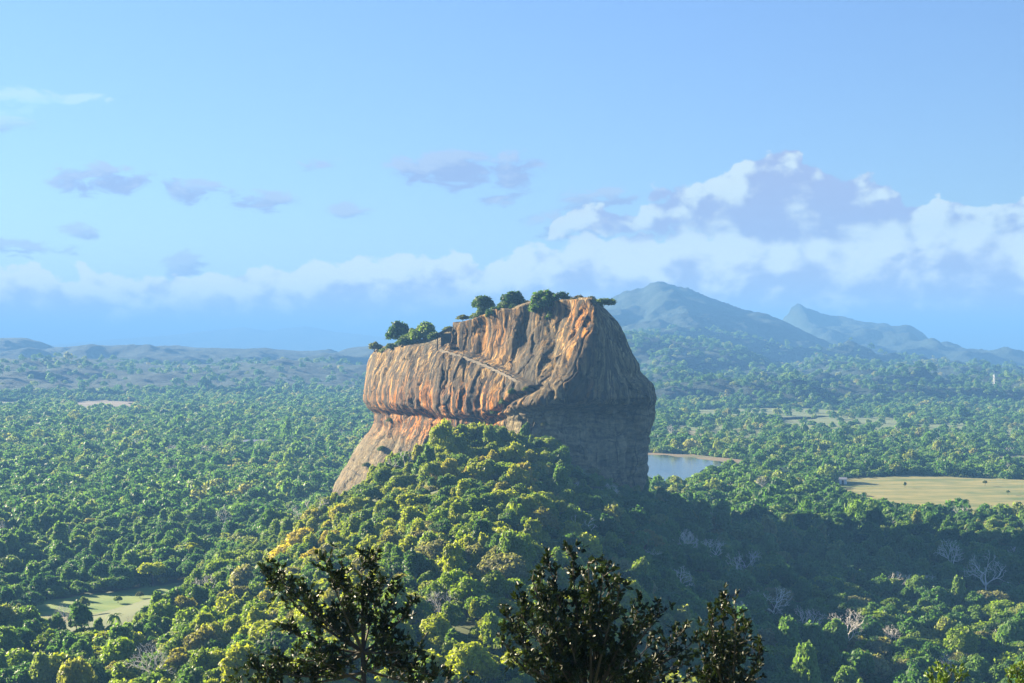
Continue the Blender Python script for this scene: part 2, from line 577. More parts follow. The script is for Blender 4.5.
def rock_mat():
    m, t, b = new_mat("streaked_gneiss")
    tc = t.node('ShaderNodeTexCoord')
    p = tc.outputs['Object']
    at = t.node('ShaderNodeAttribute', attribute_name="tone")
    sep = t.node('ShaderNodeSeparateColor')
    t.put(sep.inputs[0], at.outputs['Color'])
    orange, grey, streak = sep.outputs[0], sep.outputs[1], sep.outputs[2]
    warp = t.node('ShaderNodeTexNoise')
    t.put(warp.inputs['Vector'], p)
    warp.inputs['Scale'].default_value = 0.05
    warp.inputs['Detail'].default_value = 3
    pw = t.vmath('ADD', p, t.vmath('SCALE', t.vmath('SUBTRACT', warp.outputs['Color'], (0.5, 0.5, 0.5)), scale=7.0))
    pv = t.vmath('MULTIPLY', pw, (1, 1, 0.06))
    v1 = t.noise(pv, 0.26, 5, 0.65)
    v2 = t.noise(t.vmath('MULTIPLY', pw, (1, 1, 0.035)), 0.11, 4, 0.6)
    v3 = t.noise(t.vmath('MULTIPLY', pw, (1, 1, 0.10)), 0.55, 4, 0.6)
    v4 = t.noise(t.vmath('MULTIPLY', pw, (1, 1, 0.022)), 0.42, 3, 0.55)
    v6 = t.noise(t.vmath('MULTIPLY', pw, (1, 1, 0.03)), 0.24, 3, 0.5)
    v7 = t.noise(t.vmath('MULTIPLY', pw, (1, 1, 0.05)), 0.075, 4, 0.6)
    v5 = t.noise(t.vmath('MULTIPLY', pw, (1, 1, 0.045)), 0.20, 4, 0.6)
    blot = t.noise(p, 0.07, 6, 0.65)
    fine = t.noise(p, 0.6, 5, 0.7)
    base = t.mix(blot, (0.17, 0.092, 0.026), (0.33, 0.205, 0.066))
    base = t.mix(t.mapr(v3, 0.52, 0.60), base, (0.38, 0.275, 0.115))
    base = t.mix(t.math('MULTIPLY', orange, t.mapr(blot, 0.22, 0.46)), base, (0.55, 0.19, 0.012))
    base = t.mix(t.math('MULTIPLY', t.mapr(v1, 0.48, 0.53), t.mapr(v2, 0.36, 0.50)), base, (0.035, 0.024, 0.017))
    base = t.mix(t.math('MULTIPLY', t.mapr(v4, 0.53, 0.58), 0.8), base, (0.060, 0.036, 0.020))
    base = t.mix(t.math('MULTIPLY', t.mapr(v5, 0.60, 0.66), 0.6), base, (0.36, 0.31, 0.21))
    base = t.mix(t.mapr(v7, 0.50, 0.60, 0.0, 0.75), base, t.mix(v3, (0.050, 0.036, 0.024), (0.155, 0.115, 0.070)))
    base = t.mix(1.0, base, t.ramp(v6, [(0.41, (0.15, 0.125, 0.11)), (0.48, (0.95, 0.95, 0.95)), (0.60, (1.28, 1.22, 1.10))]), 'MULTIPLY')
    g = t.mix(t.mapr(v1, 0.40, 0.58), (0.040, 0.038, 0.026), (0.23, 0.185, 0.10))
    g = t.mix(t.mapr(v3, 0.56, 0.66), g, (0.36, 0.30, 0.17))
    g = t.mix(t.math('MULTIPLY', orange, t.mapr(v2, 0.44, 0.58)), g, (0.40, 0.19, 0.055))
    ab = t.node('ShaderNodeAttribute', attribute_name="bedding")
    pb = t.vmath('MULTIPLY', pw, (0.22, 0.22, 1.0))
    bed = t.noise(pb, 0.17, 5, 0.66, 1.6)
    bedc = t.mix(t.mapr(bed, 0.38, 0.62), (0.040, 0.037, 0.026), (0.33, 0.265, 0.15))
    g = t.mix(t.math('MULTIPLY', ab.outputs['Fac'], 0.6), g, bedc)
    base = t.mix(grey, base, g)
    base = t.mix(t.math('MULTIPLY', streak, t.mapr(v1, 0.28, 0.56)), base, (0.040, 0.036, 0.030))
    vo = t.node('ShaderNodeTexVoronoi', feature='DISTANCE_TO_EDGE')
    t.put(vo.inputs['Vector'], t.vmath('MULTIPLY', pw, (1, 1, 0.38)))
    vo.inputs['Scale'].default_value = 0.085
    crack = t.mapr(vo.outputs['Distance'], 0.0, 0.045, 0.30, 1.0)
    crack = t.math('MAXIMUM', crack, t.mapr(blot, 0.42, 0.56))
    base = t.vmath('SCALE', base, scale=crack)
    grit = t.noise(p, 1.7, 4, 0.7)
    base = t.mix(0.8, base, t.ramp(fine, [(0.3, (0.66, 0.66, 0.66)), (0.7, (1.28, 1.26, 1.22))]), 'MULTIPLY')
    t.put(b.inputs['Base Color'], base)
    b.inputs['Roughness'].default_value = 0.9
    b.inputs['Specular IOR Level'].default_value = 0.2
    bp = t.node('ShaderNodeBump')
    bp.inputs['Strength'].default_value = 0.9
    bp.inputs['Distance'].default_value = 1.0
    h = t.math('ADD', t.mix(ab.outputs['Fac'], v1, bed), t.math('ADD', t.math('MULTIPLY', fine, 0.7), t.math('ADD', t.math('MULTIPLY', crack, 0.8), t.math('MULTIPLY', grit, 0.45))))
    t.put(bp.inputs['Height'], h)
    t.l.new(bp.outputs[0], b.inputs['Normal'])
    return m


M_GROUND = ground_mat()
M_MOUNT = mountain_mat()
M_ROCK = rock_mat()


# ------------------------------------------------------------------ terrain
HC = (-25.0, 935.0)


def hill_h(X, Y):
    X = np.asarray(X, float)
    Y = np.asarray(Y, float)
    wob = fbm(X / 90.0, Y / 90.0, None, 3, 0.5, 5)
    dx = X + 18.0 + 10 * wob
    spine = np.interp(Y, [340, 380, 420, 500, 640, 760, 850, 900, 940, 985, 1030, 1080, 1160], [0, 28, 40, 48, 54, 61, 66, 75, 82, 80, 64, 30, 0])
    ax = np.where(dx < 0, np.interp(Y, [500, 700, 850, 950], [150, 128, 110, 119]), np.interp(Y, [500, 700, 900, 1000], [108, 118, 165, 165]))
    h = spine * np.exp(-1.6 * (dx / ax) ** 2)
    tt = np.clip(((X + 120) * -95 + (Y - 890) * -240) / (95.0 ** 2 + 240.0 ** 2), 0, 1)
    h = h + 9.0 * np.exp(-((X + 120 + 95 * tt) ** 2 + (Y - 890 + 240 * tt) ** 2) / 45.0 ** 2)
    return h * (1 + 0.10 * wob)


def ground_z(X, Y):
    X = np.asarray(X, float)
    Y = np.asarray(Y, float)
    r = np.hypot(X, Y)
    near = 144.2 - 0.30 * r - 0.0012 * r * r
    flat = fbm(X / 260.0, Y / 260.0, None, 3, 0.5, 9) * 2.0 * sstep(400, 900, r)
    return np.maximum(near, hill_h(X, Y) + flat)


def build_ground():
    rs = [0.0]
    r = 4.0
    while r < 40000:
        rs.append(r)
        r *= 1.035 if (r < 300 or r > 1400) else 1.012
    rs = np.array(rs[1:] + [40000.0])
    aa = np.concatenate([np.linspace(-34, 34, 300), np.linspace(34, 326, 100)[1:-1]])
    aa = np.radians(aa)
    R, A = np.meshgrid(rs, aa, indexing='ij')
    X, Y = R * np.sin(A), R * np.cos(A)
    Z = ground_z(X, Y)
    co = np.stack([X, Y, Z], -1).reshape(-1, 3)
    co = np.vstack([co, [[0, 0, 144.2]]])
    nr, na = X.shape
    i, j = np.meshgrid(np.arange(nr - 1), np.arange(na), indexing='ij')
    j2 = (j + 1) % na
    f = np.stack([i * na + j, (i + 1) * na + j, (i + 1) * na + j2, i * na + j2], -1).reshape(-1, 4)
    c = len(co) - 1
    fan = np.array([[c, k, (k + 1) % na, (k + 1) % na] for k in range(na)])
    me = bpy.data.meshes.new("ground")
    faces = [tuple(q) for q in f.tolist()] + [tuple(q[:3]) for q in fan.tolist()]
    me.from_pydata(co.tolist(), [], faces)
    me.materials.append(M_GROUND)
    me.polygons.foreach_set("use_smooth", np.full(len(me.polygons), True))
    me.update()
    return tag(add_obj("ground", me), kind='structure')


build_ground()


# flat patches lying on the plain: fields, lake, bank
def sheet(name, pts_px, mat, z, sub=1):
    me = bpy.data.meshes.new(name)
    co = []
    n = len(pts_px)
    for i in range(n):                      # slightly irregular outline
        a, b = pts_px[i], pts_px[(i + 1) % n]
        for k in range(6):
            u = k / 6
            px, py = a[0] + (b[0] - a[0]) * u, a[1] + (b[1] - a[1]) * u
            x, y = plain(px, py)
            q = 0.005 * y
            co.append((x + q * 0.6 * random.uniform(-1, 1), y + q * random.uniform(-1, 1), z))
    bm = bmesh.new()
    vs = [bm.verts.new(c) for c in co]
    f = bm.faces.new(vs)
    if f.normal.z < 0:
        bmesh.ops.reverse_faces(bm, faces=[f])
    bmesh.ops.triangulate(bm, faces=[f])
    bm.to_mesh(me)
    bm.free()
    me.materials.append(mat)
    return tag(add_obj(name, me), kind='structure')


M_DRY = field_mat("dry_field", (0.12, 0.145, 0.035), (0.30, 0.255, 0.085), (0.075, 0.125, 0.022), 0.06)
M_GREEN = field_mat("meadow", (0.075, 0.16, 0.02), (0.19, 0.25, 0.045), (0.20, 0.16, 0.07), 0.06)
M_PALE = field_mat("grassland", (0.10, 0.15, 0.045), (0.17, 0.20, 0.07), (0.21, 0.18, 0.085), 0.02)
M_SAND = field_mat("bank_sand", (0.15, 0.105, 0.055), (0.21, 0.16, 0.085), (0.08, 0.10, 0.035), 0.03)
M_SOIL = field_mat("bare_soil", (0.14, 0.10, 0.07), (0.20, 0.15, 0.10), (0.08, 0.10, 0.04), 0.01)
POLY = {}
ZF = 2.6


def field(name, px, mat, z=ZF):
    POLY.setdefault(name + str(len(POLY)), [plain(*p) for p in px])
    return sheet(name, px, mat, z)


field("dry_field", [(824, 490), (836, 482), (905, 477), (960, 479), (1040, 483), (1180, 486), (1180, 522), (1100, 521), (1030, 521), (960, 519), (905, 514), (866, 507), (838, 499)], M_DRY)
field("meadow", [(36, 607), (110, 597), (178, 587), (203, 588), (208, 608), (176, 646), (130, 662), (72, 676), (16, 660)], M_GREEN)
field("meadow", [(664, 428), (700, 425), (752, 427), (768, 434), (755, 448), (700, 447), (672, 443)], M_PALE)
field("meadow", [(770, 420), (830, 417), (905, 419), (918, 428), (880, 437), (800, 436)], M_PALE)
field("meadow", [(905, 427), (960, 424), (1045, 425), (1120, 428), (1120, 443), (1010, 443), (930, 441)], M_PALE)
field("meadow", [(680, 411), (760, 409), (850, 410), (870, 415), (800, 421), (700, 421)], M_PALE)
field("meadow", [(930, 412), (1010, 410), (1090, 411), (1090, 419), (960, 420)], M_PALE)
field("bare_soil", [(62, 404), (100, 401), (138, 403), (132, 411), (85, 413)], M_SOIL)
field("meadow", [(-40, 424), (45, 424), (40, 430), (-40, 432)], M_GREEN)
field("bare_soil", [(985, 458), (1060, 456), (1080, 470), (1000, 468)], M_SOIL)
field("meadow", [(130, 404), (185, 402), (180, 407), (140, 408)], M_GREEN)
field("meadow", [(240, 462), (275, 461), (274, 468), (244, 469)], M_GREEN)
field("meadow", [(80, 441), (130, 440), (128, 446), (84, 447)], M_GREEN)
# shore first, the water a little above it
field("shore", [(560, 453), (655, 454.5), (700, 457), (752, 463), (770, 467), (738, 470), (716, 474), (700, 486), (560, 494)], M_SAND)


def lake_mat():
    m, t, b = new_mat("lake_water")
    geo = t.node('ShaderNodeNewGeometry')
    n = t.noise(t.vmath('MULTIPLY', geo.outputs['Position'], (1, 0.3, 1)), 0.02, 5, 0.6)
    t.put(b.inputs['Base Color'], t.mix(t.mapr(n, 0.4, 0.65), (0.05, 0.075, 0.09), (0.10, 0.115, 0.09)))
    b.inputs['Specular IOR Level'].default_value = 0.3
    b.inputs['Roughness'].default_value = 0.12
    bp = t.node('ShaderNodeBump')
    bp.inputs['Strength'].default_value = 0.15
    bp.inputs['Distance'].default_value = 0.3
    t.put(bp.inputs['Height'], t.noise(geo.outputs['Position'], 0.5, 4, 0.6))
    t.l.new(bp.outputs[0], b.inputs['Normal'])
    return m


sheet("lake", [(560, 457), (650, 457), (690, 460), (722, 464), (724, 468), (706, 473), (694, 484), (560, 490)], lake_mat(), ZF + 0.8)


# ------------------------------------------------------------------ mountains
def range_mesh(name, Yr, crest, wf, wb, seed, x0, x1, y0, y1, nx, ny, rough, gully, mat=M_MOUNT, power=1.3):
    """a mountain range: crest heights along X at distance Yr, falling off to both sides"""
    cx = np.array([(p[0] - 512) / F * Yr for p in crest])
    cz = np.array([CAMZ + (341.5 - p[1]) / F * Yr for p in crest])
    xs = np.linspace(x0, x1, nx)
    ys = np.linspace(y0, y1, ny)
    X, Y = np.meshgrid(xs, ys, indexing='ij')
    wx = fbm(X / 900, Y / 900, None, 3, 0.5, seed) * 260
    # crest line wanders in depth
    Yc = Yr + fbm(X / 1500, 0 * X, None, 3, 0.5, seed + 3) * 420 * (wf / 1500)
    d = (Y - Yc)
    t = np.where(d < 0, -d / wf, d / wb)
    sk = np.clip(t, 0, 1)
    c = np.interp((X + wx * np.clip(sk * 1.5, 0, 1)) * (Yr / np.maximum(Y, 1.0)) ** 0.0, cx, cz)
    h = c * (1 - np.clip(t, 0, 1.2) ** (1 / power) * 1.0)
    g = ridged(X / 620, Y / 620, 5, seed + 50)
    h = h + (g - 0.35) * gully * sstep(0.0, 0.25, sk) * (1 - sstep(0.7, 1.15, sk))
    h = h + fbm(X / 120, Y / 120, None, 4, 0.6, seed + 9) * rough
    h = h - 40 * sstep(0.9, 1.25, t)
    edge = np.minimum(sstep(x0, x0 + 0.08 * (x1 - x0), X), 1 - sstep(x1 - 0.08 * (x1 - x0), x1, X))
    h = h * edge - 30 * (1 - edge)
    co = np.stack([X, Y, h], -1).reshape(-1, 3)
    i, j = np.meshgrid(np.arange(nx - 1), np.arange(ny - 1), indexing='ij')
    f = np.stack([i * ny + j, (i + 1) * ny + j, (i + 1) * ny + j + 1, i * ny + j + 1], -1).reshape(-1, 4)
    me = mesh_np(name, co, f, (mat,), True)
    tag(add_obj(name, me), kind='structure')

    def at(px_, py_):
        from_x = np.clip((px_ - x0) / (x1 - x0) * (nx - 1), 0, nx - 1.001)
        from_y = np.clip((py_ - y0) / (y1 - y0) * (ny - 1), 0, ny - 1.001)
        ii, jj = from_x.astype(int), from_y.astype(int)
        u, v = from_x - ii, from_y - jj
        z = (h[ii, jj] * (1 - u) * (1 - v) + h[ii + 1, jj] * u * (1 - v) + h[ii, jj + 1] * (1 - u) * v + h[ii + 1, jj + 1] * u * v)
        inside = (px_ > x0) & (px_ < x1) & (py_ > y0) & (py_ < y1)
        return np.where(inside, z, -99)
    return at


H_MAIN = range_mesh("mountain", 7400,
                    [(480, 385), (540, 350), (575, 330), (600, 308), (614, 297), (628, 289), (645, 286), (654, 279.5), (661, 278), (670, 280), (680, 284), (690, 287),
                     (705, 294), (720, 302), (740, 309), (760, 314), (780, 321), (800, 331), (830, 346), (870, 362), (920, 376), (980, 388), (1060, 400)],
                    2400, 1600, 11, -820, 4200, 4700, 9200, 300, 300, 14, 150)
H_SEC = range_mesh("mountain", 9400,
                   [(640, 400), (700, 380), (750, 352), (785, 332), (794, 318), (799, 306), (807, 301), (815, 306), (832, 312), (850, 316), (872, 323), (890, 322), (900, 327),
                    (916, 338), (935, 348), (960, 358), (985, 368), (1010, 373), (1040, 374), (1120, 380), (1200, 395)],
                   2700, 1800, 23, 320, 6000, 6400, 11500, 280, 260, 12, 120)
H_FOOT = range_mesh("foothills", 5300,
                    [(500, 400), (560, 380), (600, 352), (630, 334), (655, 338), (680, 344), (705, 343), (730, 350), (760, 366), (790, 372), (820, 360), (850, 362), (880, 372),
                     (910, 366), (940, 370), (980, 376), (1030, 378), (1080, 372), (1160, 380), (1300, 400)],
                    2000, 1500, 37, -650, 5000, 3000, 7200, 340, 260, 14, 110, power=0.85)
H_LEFT = range_mesh("hills", 7000,
                    [(-500, 352), (-200, 345), (-60, 338), (0, 338), (14, 342), (26, 348), (42, 348), (56, 346), (74, 352), (92, 346), (108, 345), (124, 351), (140, 349),
                     (166, 345), (190, 348), (220, 350), (270, 350), (300, 352), (330, 354), (346, 349), (362, 347), (400, 345), (450, 350), (520, 356), (600, 366), (760, 385)],
                    2300, 1500, 51, -5400, 1440, 4500, 8700, 420, 260, 8, 60, power=0.7)
H_LOW = range_mesh("hills", 5000,
                   [(-500, 372), (-150, 366), (-20, 362), (60, 358), (110, 363), (160, 368), (230, 364), (290, 361), (340, 364), (420, 370), (520, 380), (640, 400)],
                   1300, 800, 63, -3850, 590, 3500, 5900, 340, 160, 8, 40, power=0.75)
H_FAR = range_mesh("mountain", 22000,
                   [(-300, 352), (60, 345), (150, 336), (200, 330), (235, 326), (262, 330), (300, 325), (330, 331), (380, 336), (460, 342), (600, 350)],
                   3200, 2600, 77, -12300, 2000, 18500, 25000, 200, 90, 12, 40)


def height_all(X, Y):
    z = ground_z(X, Y)
    for fn in (H_MAIN, H_SEC, H_FOOT, H_LEFT, H_LOW):
        z = np.maximum(z, fn(X, Y))
    return z


# ------------------------------------------------------------------ the rock
def rock_point(px, py, Y):
    return ((px - 512) / F * Y, Y, CAMZ - (py - 341.5) / F * Y)


ROCK_COLS = [
    # left edge
    [(347, 381.0, 1244), (352, 375.0, 1241), (361, 369.5, 1239), (375, 366.0, 1236), (390, 364.0, 1234), (401, 364.0, 1236), (408, 367.0, 1242), (413, 372.5, 1251), (421, 374.5, 1255),
     (430, 370.0, 1253), (449, 355.0, 1247), (470, 343.0, 1240), (484, 335.0, 1235), (497, 331.0, 1231), (532, 321.0, 1224)],
    # lit face, left
    [(346, 402, 1172), (356, 399, 1162), (375, 396, 1150), (392, 395, 1142), (404, 395, 1141), (410, 397, 1149), (415, 400, 1156), (424, 400, 1158), (445, 390, 1156), (470, 380, 1151),
     (495, 372, 1146), (545, 362, 1136)],
    [(345, 441, 1104), (356, 440, 1092), (375, 439, 1080), (395, 438, 1073), (407, 438, 1074), (415, 440, 1081), (421, 441, 1088), (440, 436, 1089), (470, 430, 1086), (500, 425, 1080),
     (552, 420, 1070)],
    [(322, 459, 1078), (335, 461, 1072), (352, 462, 1063), (372, 461, 1050), (396, 460, 1042), (411, 460, 1042), (420, 462, 1050), (428, 462, 1056), (450, 458, 1054), (500, 452, 1048), (555, 447, 1037)],
    [(310, 502, 1036), (330, 504, 1032), (352, 504, 1025), (372, 502, 1014), (396, 498, 1004), (411, 496, 1005), (421, 496, 1014), (430, 496, 1019), (455, 494, 1016), (500, 490, 1010), (560, 485, 996)],
    [(301, 548, 1002), (320, 548, 998), (345, 544, 990), (370, 536, 979), (392, 527, 971), (404, 523, 970), (411, 523, 978), (420, 523, 984), (450, 520, 982), (500, 516, 977), (562, 512, 962)],
    # the corner between the lit and the shaded face
    [(299, 589, 966), (310, 595, 957), (331, 593, 952), (348, 589, 949), (362, 586, 947), (374, 580, 945), (385, 567, 943), (397, 556, 944), (404, 552, 948), (410, 551, 966), (418, 551, 972),
     (450, 548, 966), (500, 546, 958), (566, 545, 946)],
    [(301, 593, 990), (320, 605, 986), (348, 611, 982), (380, 615, 974), (398, 616, 969), (405, 615, 974), (411, 612, 990), (420, 610, 993), (450, 606, 983), (500, 598, 977), (568, 590, 964)],
    # right edge
    [(304, 598, 1016), (312, 605, 1017), (323, 617.5, 1019), (335, 624, 1020), (348, 629, 1021), (363, 637.5, 1022), (371, 638.5, 1022), (377, 643.5, 1022), (384, 651.5, 1021), (398, 656, 1019),
     (411, 656.5, 1018), (421, 655, 1018), (435, 650.5, 1019), (453, 648, 1018), (477, 646, 1016), (495, 641, 1013), (545, 634, 1005)],
]


def _cr(p0, p1, p2, p3, f):
    t1, t2 = 0.42 * (p2 - p0), 0.42 * (p3 - p1)
    f2, f3 = f * f, f * f * f
    return (2 * f3 - 3 * f2 + 1) * p1 + (f3 - 2 * f2 + f) * t1 + (-2 * f3 + 3 * f2) * p2 + (f3 - f2) * t2


def build_rock():
    NV = 230
    cols = []
    tops = []
    for c in ROCK_COLS:
        q = np.array([rock_point(px, py, Y) for py, px, Y in c])
        cols.append(q)
        tops.append(q[0, 2])
    xr = cols[-1][0, 0]
    back = [(66, 1105, 160, 1.1), (-5, 1240, 150, 1.1), (-75, 1310, 142, 1.1), (-112, 1285, 140, 1.06)]
    for X, Y, zt, k in back:
        z = np.array([zt, 120, 90, 60, 8])
        s = np.array([1.0, 1.06, 1.06, 1.08, 1.2]) * k / 1.1
        q = np.stack([X * s, 1060 + (Y - 1060) * s, z], -1)
        cols.append(q)
        tops.append(zt)
    NC = len(cols)
    # dense columns where the photograph looks, sparse at the back
    us = []
    for k in range(NC):
        m = 60 if k < 8 else 16
        us += [k + i / m for i in range(m)]
    us = np.array(us)
    NU = len(us)
    tv = np.linspace(0, 1, NV)
    co = np.zeros((NU, NV, 3))
    # z of the top and bottom per u (linear so that the step up to the summit stays sharp)
    tz = np.array(tops)
    bz = np.array([c[-1, 2] for c in cols])
    ui = np.floor(us).astype(int)
    uf = us - ui
    st = sstep(0.15, 0.85, uf)
    st = np.where(ui == 2, sstep(0.45, 0.72, uf), st)
    ztop = tz[ui % NC] * (1 - st) + tz[(ui + 1) % NC] * st
    zbot = bz[ui % NC] * (1 - uf) + bz[(ui + 1) % NC] * uf
    for j, t in enumerate(tv):
        zz = ztop + (zbot - ztop) * t
        # each control column evaluated at the height of every u
        ptab = np.zeros((NC, NU, 2))
        for k, c in enumerate(cols):
            zc = c[::-1, 2]
            for d in (0, 1):
                ptab[k, :, d] = np.interp(zz, zc, c[::-1, d])
        idx = np.arange(NU)
        p0 = ptab[(ui - 1) % NC, idx]
        p1 = ptab[ui % NC, idx]
        p2 = ptab[(ui + 1) % NC, idx]
        p3 = ptab[(ui + 2) % NC, idx]
        co[:, j, :2] = _cr(p0, p1, p2, p3, uf[:, None])
        co[:, j, 2] = zz
    # smooth the kinks of the tables a little down the height
    for _ in range(2):
        co[:, 1:-1] = 0.25 * co[:, :-2] + 0.5 * co[:, 1:-1] + 0.25 * co[:, 2:]
    # outward horizontal normals
    du = np.roll(co, -1, 0) - np.roll(co, 1, 0)
    n = np.stack([du[..., 1], -du[..., 0]], -1)
    n = n / np.maximum(np.linalg.norm(n, axis=-1, keepdims=True), 1e-6)
    X, Y, Z = co[..., 0], co[..., 1], co[..., 2]
    PX, PY = pix(X, Y, Z)
    front = (us < 8.3)[:, None] * np.ones((1, NV))
    big = fbm(X / 34, Y / 34, Z / 46, 3, 0.5, 21)
    ribs = fbm(X / 7.5, Y / 7.5, Z / 70, 3, 0.55, 33)
    ribs2 = ridged(X / 15 + 0.02 * Z, Y / 15 - 0.01 * Z, 3, 44)
    strata = fbm(X / 40 + 1.7, Y / 40, Z / 4.2 + 0.6 * big, 3, 0.55, 61)
    fine = fbm(X / 3.1, Y / 3.1, Z / 5, 3, 0.6, 71)
    lower = sstep(404, 416, PY)
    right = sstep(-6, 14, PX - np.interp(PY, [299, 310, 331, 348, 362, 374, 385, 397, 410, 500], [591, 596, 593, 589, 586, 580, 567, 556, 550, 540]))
    edgew = 1 - 0.75 * np.exp(-((us[:, None] - 0.0) / 0.35) ** 2) - 0.35 * np.exp(-((us[:, None] - 8.0) / 0.35) ** 2)
    off = big * 3.0 * edgew + ribs * 0.85 * (1 - 0.6 * lower) * edgew + (ribs2 - 0.3) * 0.8 * (1 - lower) * edgew + strata * (0.5 + 1.5 * lower) * edgew + fine * 0.28
    wq = fbm(X / 18, Y / 18, Z / 18, 3, 0.5, 55)
    b1, e1 = cells(X / 17 + 0.5 * wq, Y / 17 + 0.5 * wq, Z / 48 + 0.5 * wq, 5)
    b2, e2 = cells(X / 6.5 + 0.6 * wq, Y / 6.5, Z / 11 + 0.6 * wq, 9)
    off = off + (b1 * 1.5 * sstep(0, 0.10, e1) + b2 * 0.25 * sstep(0, 0.12, e2)) * edgew
    off = off - (1.4 * (1 - sstep(0, 0.06, e1)) * (0.5 + 0.5 * wq) + 0.3 * (1 - sstep(0, 0.10, e2))) * edgew
    # ledge that carries the stairway: the rock above it steps back
    ll = np.interp(PX, [438, 452, 480, 505, 520, 534, 548], [345, 350, 359, 370, 378, 386, 394])
    above = sstep(-1.0, 2.4, ll - PY) * sstep(438, 450, PX) * (1 - sstep(534, 548, PX)) * (1 - right)
    off = off - above * 4.5 * np.exp(-np.clip(ll - PY, 0, 99) / 26.0) * front
    # dark crevice running down left from the ledge's foot
    cr = np.interp(PX, [488, 500, 512, 524, 536, 550], [418, 409, 400, 394, 388, 386])
    crev = np.exp(-((PY - cr) / 3.0) ** 2) * sstep(484, 492, PX) * (1 - sstep(534, 546, PX))
    off = off - crev * 5.0 * front
    # vertical gully in the upper lit face and the fissure at the pale streak
    for gx, gw, gd, ya, yb in ((549, 5, 3.2, 330, 402), (447, 3.0, 2.6, 372, 398), (462, 2.2, 2.0, 380, 402), (413, 2.5, 1.8, 360, 405), (521, 6, 2.2, 300, 350), (633, 5, 7.5, 375, 500), (395, 3.5, 5.5, 422, 484),
                               (478, 2.0, 1.4, 385, 410), (428, 2.0, 1.2, 350, 400)):
        gxx = gx + 3 * fbm(PY / 20, PY * 0 + gx, None, 2, 0.5, 3) + (0 if gx != 395 else -(PY - 425) * 0.35)
        off = off - gd * np.exp(-((PX - gxx) / gw) ** 2) * sstep(ya - 8, ya + 8, PY) * (1 - sstep(yb - 8, yb + 8, PY)) * front
    # the overhang's lip, rounded and hollow beneath
    lip = np.interp(PX, [360, 400, 440, 490, 523, 550, 612, 660], [409, 410, 414, 418, 408, 406, 404, 440])
    off = off - 2.2 * np.exp(-((PY - lip - 4) / 3.2) ** 2) * front * edgew
    # taper the displacement out at the very top
    off = off * sstep(0.0, 0.05, tv)[None, :] ** 0.5
    co[..., 0] += n[..., 0] * off
    co[..., 1] += n[..., 1] * off
    # uneven top line
    topj = fbm(us * 4.0, us * 0 + 3.3, None, 5, 0.7, 81) * 2.4
    co[..., 2] += topj[:, None] * (1 - sstep(0.0, 0.2, tv))[None, :]
    # ---- colour of the stone
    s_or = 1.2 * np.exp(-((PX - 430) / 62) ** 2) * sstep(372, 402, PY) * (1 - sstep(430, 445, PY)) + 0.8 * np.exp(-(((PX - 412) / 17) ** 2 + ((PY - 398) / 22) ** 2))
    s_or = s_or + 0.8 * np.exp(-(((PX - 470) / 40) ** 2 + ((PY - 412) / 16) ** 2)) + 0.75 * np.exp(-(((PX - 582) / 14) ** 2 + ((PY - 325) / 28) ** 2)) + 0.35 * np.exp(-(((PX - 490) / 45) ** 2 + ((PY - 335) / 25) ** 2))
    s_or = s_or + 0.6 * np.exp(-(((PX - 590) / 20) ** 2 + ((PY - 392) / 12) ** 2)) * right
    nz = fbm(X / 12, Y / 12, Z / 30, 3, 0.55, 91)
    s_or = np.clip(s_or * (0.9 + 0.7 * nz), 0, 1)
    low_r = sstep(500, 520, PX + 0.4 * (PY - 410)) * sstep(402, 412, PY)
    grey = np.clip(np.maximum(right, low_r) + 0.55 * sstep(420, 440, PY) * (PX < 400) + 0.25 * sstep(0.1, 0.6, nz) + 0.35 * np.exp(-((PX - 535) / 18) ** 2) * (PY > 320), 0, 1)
    st_ = fbm(X / 5, Y / 5, Z / 120, 3, 0.55, 97)
    streak = sstep(0.05, 0.32, st_) * 0.9 * (1 - lower * 0.6) + 0.9 * np.exp(-((PX - 447) / 3.5) ** 2) * sstep(362, 380, PY) * (1 - sstep(398, 408, PY))
    streak = streak + 0.8 * np.exp(-((PX - 462) / 2.5) ** 2) * sstep(372, 386, PY) * (1 - sstep(402, 410, PY)) + 0.85 * np.exp(-((PX - 528) / 13) ** 2) * sstep(312, 335, PY) * (1 - sstep(385, 398, PY))
    streak = streak + 0.7 * sstep(560, 566, PX) * sstep(372, 380, PY) * (1 - sstep(398, 404, PY)) * (1 - sstep(585, 600, PX)) + 0.8 * np.exp(-(((PX - 366) / 8) ** 2 + ((PY - 406) / 8) ** 2))
    streak = np.clip(streak * front, 0, 1)
    # ---- closing cap: the summit
    cap = []
    cen = np.array([-15.0, 1110.0, 158.0])
    ring = co[:, 0]
    NCAP = 14
    for k in range(1, NCAP + 1):
        t = k / (NCAP + 1)
        q = ring * (1 - t) + cen * t
        hold = ring[:, 2] * (1 - sstep(0.15, 0.9, t)) + cen[2] * sstep(0.15, 0.9, t)
        q[:, 2] = hold + 1.2 * fbm(q[:, 0] / 12, q[:, 1] / 12, None, 3, 0.5, 12) * min(1, t * 4) + 1.5 * math.sin(math.pi * t)
        cap.append(q)
    allv = np.concatenate([np.stack(cap[::-1], 1), co], 1)      # NU x (NCAP+NV) x 3
    NT_ = NCAP + NV
    i, j = np.meshgrid(np.arange(NU), np.arange(NT_ - 1), indexing='ij')
    i2 = (i + 1) % NU
    f = np.stack([i * NT_ + j, i * NT_ + j + 1, i2 * NT_ + j + 1, i2 * NT_ + j], -1).reshape(-1, 4)
    base = np.array([0, 1030.0, 30.0])
    verts = np.vstack([allv.reshape(-1, 3), [cen]]) - base
    faces = [tuple(q) for q in f.tolist()] + [(NU * NT_, i * NT_, ((i + 1) % NU) * NT_) for i in range(NU)]
    me = bpy.data.meshes.new("rock_monolith")
    me.from_pydata(verts.tolist(), [], faces)
    me.materials.append(M_ROCK)
